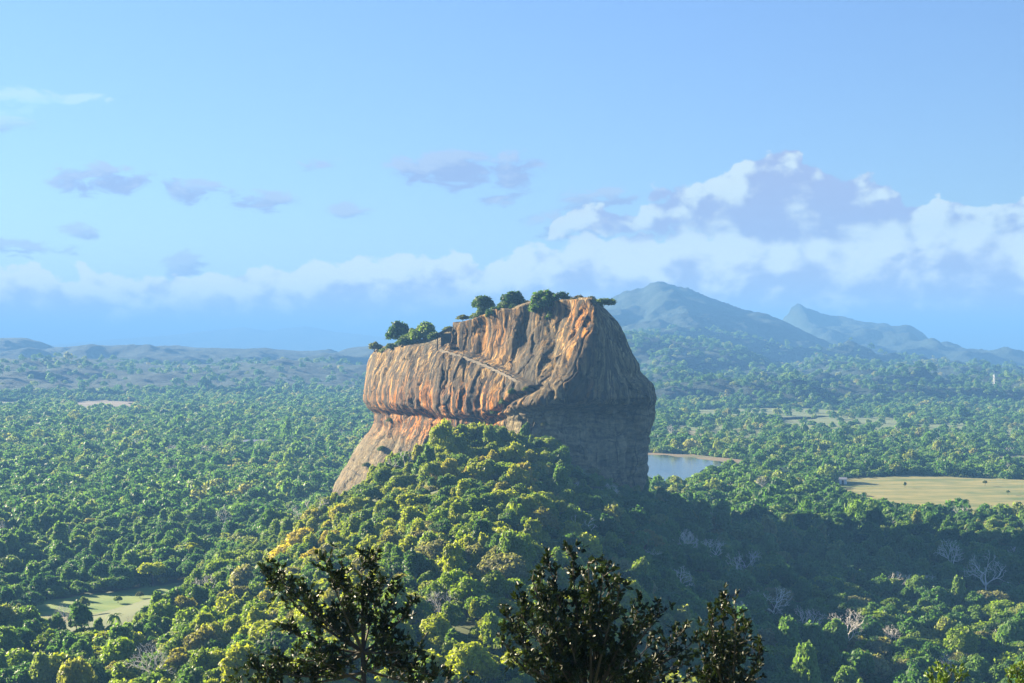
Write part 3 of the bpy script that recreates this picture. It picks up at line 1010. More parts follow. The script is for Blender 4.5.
    me.polygons.foreach_set("use_smooth", np.full(len(me.polygons), True))
    at = me.color_attributes.new("tone", 'FLOAT_COLOR', 'POINT')
    tone = np.zeros((NU, NT_, 4))
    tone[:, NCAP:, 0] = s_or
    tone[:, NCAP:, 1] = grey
    tone[:, NCAP:, 2] = streak
    tone[:, :NCAP, 1] = 0.55
    tone[..., 3] = 1
    full = np.vstack([tone.reshape(-1, 4), [[0, 0.3, 0, 1]]]).astype(np.float32)
    at.data.foreach_set("color", full.ravel())
    bd = me.attributes.new("bedding", 'FLOAT', 'POINT')
    bv = np.zeros((NU, NT_))
    bv[:, NCAP:] = low_r * sstep(395, 412, PY)
    bd.data.foreach_set("value", np.append(bv.ravel(), 0).astype(np.float32))
    me.update()
    o = add_obj("rock_monolith", me, loc=base)
    tag(o, "huge steep-sided orange and grey streaked rock rising above the forested hill", "rock")
    bvh = BVHTree.FromPolygons([tuple(v) for v in (verts + base).tolist()], faces)
    return o, bvh, co[:, NV // 2, :2]


ROCK, ROCK_BVH, ROCK_OUT = build_rock()


def rock_hit(px, py):
    d = Vector(((px - 512) / F, 1, -(py - 341.5) / F)).normalized()
    r = ROCK_BVH.ray_cast(Vector((0, 0, CAMZ)), d)
    return r[0], r[1]


def rock_down(x, y):
    r = ROCK_BVH.ray_cast(Vector((x, y, 400)), Vector((0, 0, -1)))
    return r[0]


# ------------------------------------------------------------------ trees
def leaf_quads(pos, nrm, size, rng, aspect=1.0):
    """one bent leaf clump per position: a quad facing roughly nrm"""
    n = len(pos)
    nrm = nrm / np.maximum(np.linalg.norm(nrm, axis=1, keepdims=True), 1e-6)
    r = rng.normal(size=(n, 3))
    u = np.cross(nrm, r)
    u /= np.maximum(np.linalg.norm(u, axis=1, keepdims=True), 1e-6)
    w = np.cross(nrm, u)
    s = (size * rng.uniform(0.45, 1.5, n))[:, None]
    a = pos + u * s
    b = pos + w * s * aspect * 0.75 + nrm * s * 0.15
    c = pos - u * s
    d = pos - w * s * aspect * 0.75 - nrm * s * 0.15
    co = np.stack([a, b, c, d], 1).reshape(-1, 3)
    f = np.arange(n * 4).reshape(-1, 4)
    return co, f


def crown_cloud(rng, R, zc, flat, nl, nleaf, size, lobe=(0.32, 0.5), ragged=0.18, nj=0.7):
    """leaf clumps over a cluster of lobes filling an ellipsoid crown of radius R"""
    lc, lr = [], []
    for k in range(nl):
        for _ in range(20):
            d = rng.normal(size=3)
            d /= np.linalg.norm(d)
            d[2] = abs(d[2]) * 1.1 - 0.35
            q = d * rng.uniform(0.35, 0.80)
            if all(np.linalg.norm(q - o) > 0.22 for o in lc):
                break
        lc.append(q)
        lr.append(rng.uniform(*lobe))
    lc, lr = np.array(lc), np.array(lr)
    w = lr ** 2 / np.sum(lr ** 2)
    k = rng.choice(nl, nleaf * 2, p=w)
    d = rng.normal(size=(nleaf * 2, 3))
    d /= np.linalg.norm(d, axis=1, keepdims=True)
    d[:, 2] = np.where(d[:, 2] < -0.5, -d[:, 2], d[:, 2])
    q = lc[k] + d * (lr[k] * (1 + ragged * rng.normal(size=nleaf * 2)))[:, None]
    dist = np.linalg.norm(q[:, None, :] - lc[None], axis=2) / lr[None]
    dist[np.arange(len(q)), k] = 9
    keep = dist.min(1) > 0.80
    q, d = q[keep][:nleaf], d[keep][:nleaf]
    nrm = d + nj * rng.normal(size=d.shape) + np.array([0, 0, 0.25])
    q = q * np.array([R, R, R * flat])
    q[:, 2] += zc
    return q, nrm * np.array([1, 1, 1 / max(flat, .3)])


def trunk_mb(rng, h, r, R, zc, bare=False):
    mb = MB()
    lean = rng.normal(size=2) * 0.05 * h
    top = Vector((lean[0], lean[1], h))
    mb.tube([(0, 0, -1.5), (lean[0] * .25, lean[1] * .25, h * 0.35), tuple(top * 0.75), tuple(top)], [r * 1.35, r, r * 0.75, r * 0.35], 6)
    for i in range(5):
        a = rng.uniform(0, 2 * math.pi)
        z0 = h * rng.uniform(0.45, 0.8)
        s = Vector((lean[0], lean[1], 0)) * (z0 / h) + Vector((0, 0, z0))
        e = Vector((math.cos(a) * R * 0.6, math.sin(a) * R * 0.6, zc + R * rng.uniform(-0.1, 0.4)))
        mb.tube([s, s.lerp(e, 0.5) + Vector((0, 0, R * 0.06)), e], [r * 0.5, r * 0.3, r * 0.1], 5)
    return mb


def proto_tree(seed, R, zc, flat, nl, nleaf, size, **kw):
    rng = np.random.default_rng(seed)
    q, nrm = crown_cloud(rng, R, zc, flat, nl, nleaf, size, **kw)
    co, f = leaf_quads(q, nrm, size, rng)
    tb = trunk_mb(rng, zc, R * 0.055 + 0.05, R, zc)
    return co, f, tb


# (shape word, R, crown centre height, flatness, lobes, leaves, leaf size)
TREE_KINDS = [
    ("round-crowned", 5.2, 7.0, 0.95, 15, 2600, 0.44, dict()),
    ("broad spreading", 6.4, 7.2, 0.66, 20, 3000, 0.46, dict(lobe=(0.24, 0.36))),
    ("tall vine-draped", 4.0, 8.2, 1.55, 18, 2600, 0.42, dict(lobe=(0.26, 0.40))),
    ("ragged open-crowned", 5.2, 7.6, 0.85, 22, 1700, 0.46, dict(lobe=(0.18, 0.30), ragged=0.3)),
    ("low bushy", 4.6, 4.4, 0.80, 14, 2200, 0.42, dict()),
    ("lumpy many-headed", 5.6, 7.2, 0.90, 30, 3000, 0.40, dict(lobe=(0.19, 0.28))),
]
PROTO = []
for i, (w, R, zc, fl, nl, nf, ls, kw) in enumerate(TREE_KINDS):
    for v in range(2):
        PROTO.append((i, *proto_tree(100 + i * 10 + v, R, zc, fl, nl, nf, ls, **kw)))
CROWN_ME = [mesh_np("crown", co, f, (M_LEAF,)) for _, co, f, tb in PROTO]
TRUNK_ME = [tb.mesh("trunk", M_BARK, True) for _, co, f, tb in PROTO]


def bare_tree_mb(rng, h, R, levels=5, r0=None):
    """leafless crown: forking branches (trunk part, branch part)"""
    tr, br = MB(), MB()
    r0 = r0 or h * 0.030

    def grow(p, d, L, r, lev):
        segs = 3
        pts, q, dd = [p], p.copy(), d.copy()
        for _ in range(segs):
            dd = (dd + Vector(rng.normal(size=3)) * 0.16 + Vector((0, 0, 0.05))).normalized()
            q = q + dd * (L / segs)
            pts.append(q.copy())
        (tr if lev == 0 else br).tube(pts, [r, r * .88, r * .76, r * .62], 4 if lev else 6)
        if lev >= levels:
            return
        k = 4 if lev == 0 else rng.integers(2, 4)
        for i in range(k):
            a = rng.uniform(0, 2 * math.pi) if lev else 2 * math.pi * i / k + rng.uniform(-.4, .4)
            sp = rng.uniform(0.45, 0.85) if lev else rng.uniform(0.5, 0.95)
            u = dd.orthogonal().normalized()
            w = dd.cross(u)
            nd = (dd * math.cos(sp) + (u * math.cos(a) + w * math.sin(a)) * math.sin(sp)).normalized()
            grow(q.copy(), nd, L * rng.uniform(0.62, 0.84), r * 0.64, lev + 1)
    grow(Vector((0, 0, -1)), Vector((0, 0, 1)), h * 0.34 + 1, r0, 0)
    return tr, br


def palm_meshes(rng, h):
    tr = MB()
    pts = [Vector((0.10 * h * (k / 6) ** 2, 0, h * k / 6 - (1 if k == 0 else 0))) for k in range(7)]
    tr.tube(pts, [0.28, 0.22, 0.2, 0.19, 0.18, 0.17, 0.16], 6)
    top = pts[-1]
    v, f = [], []
    for k in range(22):
        a = rng.uniform(0, 2 * math.pi)
        up = rng.uniform(-0.2, 1.0)
        L = rng.uniform(3.0, 4.2)
        d = Vector((math.cos(a), math.sin(a), 0))
        side = Vector((-d.y, d.x, 0))
        prev = None
        for s in range(7):
            t = s / 6
            p = top + d * L * t * math.cos(up * 0.9 - t * 0.7) + Vector((0, 0, L * (up * t - 1.05 * t * t)))
            wdt = 0.55 * math.sin(math.pi * min(1, 0.12 + t * 0.88)) + 0.03
            b = len(v)
            v += [tuple(p + side * wdt + Vector((0, 0, -0.25 * wdt))), tuple(p), tuple(p - side * wdt + Vector((0, 0, -0.25 * wdt)))]
            if s:
                f += [[b - 3, b - 2, b + 1, b], [b - 2, b - 1, b + 2, b + 1]]
    return tr, v, f


# ------------------------------------------------------------------ where the trees stand
def in_poly(X, Y, poly):
    inside = np.zeros(X.shape, bool)
    n = len(poly)
    for i in range(n):
        x1, y1 = poly[i]
        x2, y2 = poly[(i + 1) % n]
        c = ((y1 > Y) != (y2 > Y)) & (X < (x2 - x1) * (Y - y1) / ((y2 - y1) if y2 != y1 else 1e-9) + x1)
        inside ^= c
    return inside


def scatter(y0, y1, s, half=0.44, keep=1.0, seed=0):
    rng = np.random.default_rng(seed)
    ys = np.arange(y0, y1, s)
    xs = np.arange(-half * y1, half * y1, s)
    X, Y = np.meshgrid(xs, ys)
    X = X + (np.arange(len(ys)) % 2)[:, None] * s * 0.5
    X = (X + rng.uniform(-.42, .42, X.shape) * s).ravel()
    Y = (Y + rng.uniform(-.42, .42, Y.shape) * s).ravel()
    m = (np.abs(X) < half * Y + 40) & (Y < y1 + 1) & (rng.uniform(size=X.shape) < keep)
    return X[m], Y[m]


ROCK_POLY = [tuple(p) for p in ROCK_OUT[::6].tolist()]


def clear_of(X, Y):
    m = np.ones(X.shape, bool)
    rng = np.random.default_rng(3)
    for name, poly in POLY.items():
        open_ = name.startswith("meadow") and min(p[1] for p in poly) > 1900
        m &= ~(in_poly(X, Y, poly) & (rng.uniform(size=X.shape) > (0.16 if open_ else 0.0)))
    m &= ~in_poly(X, Y, ROCK_POLY)
    return m


TREES = []                # X, Y, Z, scale, rot, proto
FARPTS = []


def near_trees():
    Xs, Ys = [], []
    for (a, b, s, k, sd) in ((385, 700, 6.2, 0.96, 1), (700, 1000, 6.4, 0.97, 2), (1000, 1500, 7.0, 0.97, 3), (1500, 2300, 8.3, 0.95, 4)):
        X, Y = scatter(a, b, s, 0.44, k, sd)
        Xs.append(X)
        Ys.append(Y)
    X, Y = np.concatenate(Xs), np.concatenate(Ys)
    m = clear_of(X, Y)
    X, Y = X[m], Y[m]
    Z = ground_z(X, Y)
    rng = np.random.default_rng(5)
    n = len(X)
    hill = hill_h(X, Y)
    sc = np.exp(rng.normal(0, 0.30, n)) * (0.95 + 0.25 * fbm(X / 70, Y / 70, None, 2, 0.5, 41))
    sc = 0.86 * np.clip(sc, 0.42, 1.75) * np.where(hill > 12, 0.92, 1.0)
    # thinner growth between plain trees further out
    sc = sc * np.where(Y > 1000, 0.90, 1.0)
    kind = rng.integers(0, len(PROTO), n)
    return X, Y, Z, sc, rng.uniform(0, 6.283, n), kind


def hill_at(px, py, lift):
    """point of the hill surface under the picture point of a crown that stands lift metres above it"""
    ys = np.linspace(400, 1600, 2400)
    xs = (px - 512) / F * ys
    zs = CAMZ - (py - 341.5) / F * ys
    g = ground_z(xs, ys) + lift
    k = np.argmax(zs < g)
    return float(xs[k]), float(ys[k]), float(ground_z(xs[k], ys[k]))


G_D = (0.030, 0.066, 0.022)
NOTABLE = [
        (431, 428, 0, 0.75, G_D, "dark round tree against the orange overhang, at the hill's top"),
        (446, 441, 1, 0.70, G_D, "dark spreading tree just below the orange overhang"),
        (462, 438, 8, 0.6, (0.10, 0.15, 0.03), "small fresh green tree close under the orange overhang"),
        (476, 452, 3, 0.8, (0.12, 0.16, 0.035), "light green spreading tree under the orange wall"),
        (506, 452, 6, 0.8, (0.21, 0.19, 0.10), "grey-tan open tree below the dark crevice"),
        (522, 468, 7, 0.9, (0.19, 0.175, 0.085), "dry tan open-crowned tree below the shaded wall's left end"),
        (561, 454, 2, 0.75, (0.25, 0.205, 0.10), "sandy tan round tree against the shaded wall"),
        (593, 472, 3, 0.75, (0.20, 0.19, 0.085), "pale spreading tree against the foot of the shaded wall"),
        (326, 511, 1, 0.62, (0.10, 0.16, 0.026), "bright green round shrub at the foot of the left buttress"),
        (372, 487, 8, 0.55, (0.13, 0.15, 0.04), "olive shrub growing on the sloping left buttress"),
        (303, 540, 9, 1.9, (0.44, 0.36, 0.04), "yellow-leaved thicket on the hill's left shoulder, upper one"),
        (286, 556, 8, 1.8, (0.42, 0.34, 0.04), "yellow-leaved thicket on the hill's left shoulder, lower left one"),
        (318, 560, 9, 1.7, (0.40, 0.33, 0.045), "yellow-olive thicket on the hill's left shoulder, lower right one"),
        (333, 540, 9, 1.5, (0.38, 0.32, 0.05), "yellow-olive thicket below the foot of the left buttress"),
        (545, 490, 2, 0.8, (0.12, 0.17, 0.03), "bright green tree in front of the tan trees by the shaded wall"),
        (622, 520, 5, 0.8, (0.11, 0.16, 0.03), "fresh green drooping tree at the edge of the rock's shadow"),
        (700, 545, 6, 0.7, (0.25, 0.22, 0.17), "pale greyish tree in the shadow right of the rock's foot"),
        (83, 604, 4, 0.75, (0.13, 0.18, 0.04), "narrow light green tree alone in the grassy clearing")
]
BARE = [
    (988, 572, 22, 1, "large pale leafless tree standing out of the sunlit forest"),
                               (775, 598, 18, 2, "whitish leafless tree on the shaded slope, right of the small sapling"),
                               (846, 630, 18, 3, "grey leafless tree in the shadow at the lower right"),
                               (716, 551, 15, 4, "pale leafless tree on the shaded slope near the rock's foot"),
                               (440, 606, 9, 5, "thin leafless tree between the two large dark saplings"),
                               (66, 614, 9, 6, "low pale leafless tree at the clearing's left end"),
                               (745, 560, 13, 7, "small whitish leafless tree at the upper edge of the rock's shadow"),
                               (805, 622, 13, 8, "thin pale leafless tree in the shadow, below right of the whitish one"),
                               (650, 560, 9, 9, "pale leafless tree on the slope above the middle dark sapling"),
                               (676, 580, 12, 10, "small pale leafless tree between the middle and the right sapling"),
                               (480, 470, 8, 11, "pale leafless tree at the hill's top under the dark crevice"),
                               (608, 492, 8, 12, "small leafless tree at the foot of the shaded wall"),
                               (890, 640, 11, 13, "grey leafless tree in the shadow, further right than the other grey one"),
                               (925, 585, 10, 14, "small pale leafless tree left of the large pale one")
]
NOTABLE_AT = [hill_at(px, py, TREE_KINDS[PROTO[pr][0]][2] * s) for px, py, pr, s, colr, lab in NOTABLE]
BARE_AT = [hill_at(px, py, h * 0.7) for px, py, h, seed, lab in BARE]

NX, NY, NZ, NS, NR, NK = near_trees()
m = np.ones(len(NX), bool)
for (x, y, z), r in [(a, 4.6 * n[3]) for a, n in zip(NOTABLE_AT, NOTABLE)] + [(a, 0.28 * b[2]) for a, b in zip(BARE_AT, BARE)]:
    m &= np.hypot(NX - x, NY - y) > r + 3.0 * NS
    m &= ~((np.abs(NX - x * NY / y) < r + 1.5) & (NY < y) & (NY > y - 11 - 1.6 * r))
NX, NY, NZ, NS, NR, NK = [q[m] for q in (NX, NY, NZ, NS, NR, NK)]
# not where the rock's own buttress and the lower walls must stay visible
NPX, NPY = pix(NX, NY, NZ + 7 * NS)
bare_wall = (NY > 985) & (NY < 1180) & (NPX > 325) & (NPX < 660) & (NZ > 4)
blocked = ((NPX > 318) & (NPX < 425) & (NPY < np.interp(NPX, [318, 345, 385, 400, 425], [510, 500, 472, 455, 432])) & (NY < 1290) & (NY > 700)) | \
          ((NPX > 560) & (NPX < 655) & (NPY < np.interp(NPX, [560, 600, 655], [462, 478, 500])) & (NY < 1060) & (NY > 700))
m = ~(blocked)
NX, NY, NZ, NS, NR, NK = [q[m] for q in (NX, NY, NZ, NS, NR, NK)]
NPX, NPY = pix(NX, NY, NZ + 6.5 * NS)

# the 285 that show largest become trees of their own
rad = np.array([TREE_KINDS[PROTO[k][0]][1] for k in range(len(PROTO))])[NK] * NS
show = F * rad / NY
inframe = (NPX > 8) & (NPX < 1016) & (NPY > 380) & (NPY < 676)
order = np.argsort(-np.where(inframe, show, -1))
N_SINGLE = 262
single = np.zeros(len(NX), bool)
single[order[:N_SINGLE]] = True


# ------------------------------------------------------------------ the forest as one mass
def low_proto(seed, R, zc, flat, nl, nleaf, size, **kw):
    rng = np.random.default_rng(seed)
    q, nrm = crown_cloud(rng, R, zc, flat, nl, nleaf, size, **kw)
    return leaf_quads(q, nrm, size, rng)


def build_forest():
    lib = bpy.data.collections.new("forest_sources")
    k = 0
    for i, co, f, tb in PROTO:
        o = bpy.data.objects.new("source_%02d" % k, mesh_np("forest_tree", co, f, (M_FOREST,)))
        lib.objects.link(o)
        k += 1
    NFULL = k
    for s in range(5):                              # far crowns: fewer, larger clumps
        kind = TREE_KINDS[(0, 1, 3, 5, 1)[s]]
        co, f = low_proto(300 + s, kind[1] * 1.25, 5.6, kind[3], 10, 300, 1.05)
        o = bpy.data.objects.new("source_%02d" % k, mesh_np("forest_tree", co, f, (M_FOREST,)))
        lib.objects.link(o)
        k += 1
    NFAR = k
    for s in range(2):                              # palms
        tr, v, f = palm_meshes(np.random.default_rng(70 + s), 11)
        me = bpy.data.meshes.new("forest_palm")
        me.from_pydata(v, [], f)
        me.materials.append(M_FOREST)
        o = bpy.data.objects.new("source_%02d" % k, me)
        lib.objects.link(o)
        k += 1
    for s in range(2):                              # leafless trees
        tr, br = bare_tree_mb(np.random.default_rng(80 + s), 12, 6, 5)
        me = br.mesh("forest_bare", M_PALEBARK)
        o = bpy.data.objects.new("source_%02d" % k, me)
        lib.objects.link(o)
        k += 1
    rng = np.random.default_rng(17)
    rest = ~single
    P = [np.stack([NX[rest], NY[rest], NZ[rest]], -1)]
    kk = NK[rest].copy()
    nn = len(kk)
    far_m = NY[rest] > 1150
    kk = np.where(far_m, NFULL + rng.integers(0, 5, nn), kk)
    ru = rng.uniform(size=nn)
    rightplain = (NX[rest] > 150) & (NY[rest] > 820) & (NY[rest] < 1500)
    kk = np.where((ru < np.where(rightplain, 0.10, 0.02)), NFAR + rng.integers(0, 2, nn), kk)
    kk = np.where((ru > 0.985), NFAR + 2 + rng.integers(0, 2, nn), kk)
    K = [kk]
    S = [NS[rest]]
    for (a, b, s, kp, sc, sd) in ((2300, 3800, 11.5, 0.92, 1.0, 11), (3800, 6600, 17.5, 0.92, 1.4, 12)):
        X, Y = scatter(a, b, s, 0.42, kp, sd)
        mm = clear_of(X, Y)
        # open glades on the right-hand plain
        op = fbm(X / 300, Y / 500, None, 3, 0.5, 88)
        mm &= ~((op > 0.12) & (X > 0.05 * Y) & (Y < 3600) & (rng.uniform(size=X.shape) > 0.4))
        mm &= ~((op > 0.34) & (X < 0.05 * Y))
        X, Y = X[mm], Y[mm]
        Z = height_all(X, Y)
        mm = np.where(X < 0, (Y < 5800) & (Z < 90), (Y < 6600) & (Z < 190))
        mm &= (rng.uniform(size=X.shape) < np.where(Z > 14, np.where(X < 0, 0.06, 0.25), 1.0))
        X, Y, Z = X[mm], Y[mm], Z[mm]
        P.append(np.stack([X, Y, Z - 0.5], -1))
        K.append(NFULL + rng.integers(0, 5, len(X)))
        S.append(sc * np.exp(rng.normal(0, 0.2, len(X))))
    P, K, S = np.concatenate(P), np.concatenate(K), np.concatenate(S)
    me = bpy.data.meshes.new("forest")
    me.vertices.add(len(P))
    me.vertices.foreach_set("co", P.astype(np.float32).ravel())
    for nme, typ, arr in (("pick", 'INT', K.astype(np.int32)), ("size", 'FLOAT', S.astype(np.float32)), ("tall", 'FLOAT', np.exp(rng.normal(0, 0.2, len(P))).astype(np.float32)), ("turn", 'FLOAT', rng.uniform(0, 6.283, len(P)).astype(np.float32))):
        at = me.attributes.new(nme, typ, 'POINT')
        at.data.foreach_set("value", arr)
    me.update()
    o = add_obj("forest", me)
    tag(o, kind='stuff')
    ng = bpy.data.node_groups.new("forest_nodes", 'GeometryNodeTree')
    ng.interface.new_socket("Geometry", in_out='INPUT', socket_type='NodeSocketGeometry')
    ng.interface.new_socket("Geometry", in_out='OUTPUT', socket_type='NodeSocketGeometry')
    N, L = ng.nodes, ng.links
    gi, go = N.new('NodeGroupInput'), N.new('NodeGroupOutput')
    ci = N.new('GeometryNodeCollectionInfo')
    ci.inputs['Collection'].default_value = lib
    ci.inputs['Separate Children'].default_value = True
    ci.inputs['Reset Children'].default_value = True
    io = N.new('GeometryNodeInstanceOnPoints')

    def attr(nme, typ):
        a = N.new('GeometryNodeInputNamedAttribute')
        a.data_type = typ
        a.inputs['Name'].default_value = nme
        return a.outputs['Attribute']
    L.new(gi.outputs[0], io.inputs['Points'])
    L.new(ci.outputs[0], io.inputs['Instance'])
    io.inputs['Pick Instance'].default_value = True
    L.new(attr("pick", 'INT'), io.inputs['Instance Index'])
    cx = N.new('ShaderNodeCombineXYZ')
    L.new(attr("turn", 'FLOAT'), cx.inputs[2])
    er = N.new('FunctionNodeEulerToRotation')
    L.new(cx.outputs[0], er.inputs[0])
    L.new(er.outputs[0], io.inputs['Rotation'])
    sv = N.new('ShaderNodeCombineXYZ')
    mu = N.new('ShaderNodeMath')
    mu.operation = 'MULTIPLY'
    L.new(attr("size", 'FLOAT'), mu.inputs[0])
    L.new(attr("tall", 'FLOAT'), mu.inputs[1])
    sz = attr("size", 'FLOAT')
    L.new(sz, sv.inputs[0])
    L.new(sz, sv.inputs[1])
    L.new(mu.outputs[0], sv.inputs[2])
    L.new(sv.outputs[0], io.inputs['Scale'])
    L.new(io.outputs[0], go.inputs[0])
    md = o.modifiers.new("forest", 'NODES')
    md.node_group = ng
    print("forest points", len(P))


build_forest()

# ------------------------------------------------------------------ single trees on the hill and below it
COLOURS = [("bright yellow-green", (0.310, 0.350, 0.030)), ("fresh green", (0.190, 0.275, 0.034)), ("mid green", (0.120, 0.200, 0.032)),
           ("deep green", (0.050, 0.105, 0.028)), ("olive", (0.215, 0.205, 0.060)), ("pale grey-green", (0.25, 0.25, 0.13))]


def zone(px, py, X, Y):
    """where a tree stands, in words a viewer of the picture can follow"""
    if px < 150 and py < 640:
        return "beside the grassy clearing"
    if px < 60:
        return "in the lower left corner"
    if px < 130:
        return "below the clearing"
    if px < 205:
        return "right of the clearing" if py < 640 else "at the lower edge left of the saplings"
    if px < 265:
        return "just left of the left sapling"
    if px < 420:
        return "behind the left dark sapling" if py > 575 else "on the hill's sunny left shoulder"
    if px < 500:
        return "between the two large saplings" if py > 560 else "on the hill below the overhang"
    if px < 700:
        return "behind the middle dark sapling" if py > 565 else "on the hill's crest below the shaded wall"
    if px < 780:
        return "behind the small right sapling" if py > 600 else "on the shaded slope right of the rock"
    if px < 850:
        return "in shade right of the saplings"
    if px < 930:
        return "in the hill's wide shadow"
    return "in the shaded lower right corner" if py > 620 else "near the pale leafless tree"


def plant_singles():
    rng = np.random.default_rng(23)
    recs = []
    for i in np.where(single)[0]:
        px, py = float(NPX[i]), float(NPY[i])
        lit = float(fbm(np.array([NX[i] / 60]), np.array([NY[i] / 60]), None, 2, 0.5, 19)[0])  # smooth random drift of the colour choice
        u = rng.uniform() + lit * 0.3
        if px < 640:  # sunlit side: yellower, brighter mix paints the sun into the crowns
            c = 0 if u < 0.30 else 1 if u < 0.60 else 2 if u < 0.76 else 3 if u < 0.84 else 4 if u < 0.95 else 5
        else:  # shaded side: crown colours lightened to lift the shade
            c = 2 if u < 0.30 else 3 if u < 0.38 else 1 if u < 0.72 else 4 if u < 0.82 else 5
        recs.append(dict(i=i, px=px, py=py, c=c, kind=PROTO[NK[i]][0], z=zone(px, py, NX[i], NY[i])))
    sets = {}
    for r in recs:
        sets.setdefault((r['c'], r['kind'], r['z']), []).append(r)
    for (c, kd, z), rs in sets.items():
        stem = "%s %s tree" % (COLOURS[c][0], TREE_KINDS[kd][0])
        if len(rs) == 1:
            rs[0]['label'] = "%s %s" % (stem, z)
        else:
            rs.sort(key=lambda r: r['px'])
            words = {2: ["left of two", "right of two"], 3: ["leftmost of three", "middle of three", "rightmost of three"],
                     4: ["leftmost of four", "second of four", "third of four", "rightmost of four"]}.get(len(rs))
            for k, r in enumerate(rs):
                if words:
                    r['label'] = "%s %s, %s" % (stem, z, words[k])
                else:
                    w = ["first", "second", "third", "fourth", "fifth", "sixth", "seventh", "eighth", "ninth"][min(k, 8)]
                    r['label'] = "%s %s, %s from left" % (stem, z, w)
    for r in recs:
        i = r['i']
        o = thing("broadleaf_tree", r['label'], "tree", (float(NX[i]), float(NY[i]), float(NZ[i])), float(NR[i]), "trees on the hill below the rock")
        s = float(NS[i])
        o.scale = (s, s, s * float(rng.uniform(0.9, 1.12)))
        cr = add_obj("crown", CROWN_ME[NK[i]], o)
        k = rng.uniform(0.88, 1.15)
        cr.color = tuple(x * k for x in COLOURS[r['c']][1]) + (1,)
        add_obj("trunk", TRUNK_ME[NK[i]], o)


plant_singles()


def one_tree(label, cat, loc, proto, s, colour, name="broadleaf_tree", group=None, rz=0.0, zs=1.0):
    o = thing(name, label, cat, loc, rz, group)
    o.scale = (s, s, s * zs)
    c = add_obj("crown", CROWN_ME[proto], o)
    c.color = (*colour, 1)
    add_obj("trunk", TRUNK_ME[proto], o)
    return o


# trees and shrubs of note on the hill
for (px, py, pr, s, colr, lab), (x, y, z) in zip(NOTABLE, NOTABLE_AT):
    nm = "shrub" if "shrub" in lab or "thicket" in lab else "broadleaf_tree"
    one_tree(lab, nm if nm == "shrub" else "tree", (x, y, z), pr, s, colr, name=nm, rz=px * 0.7)

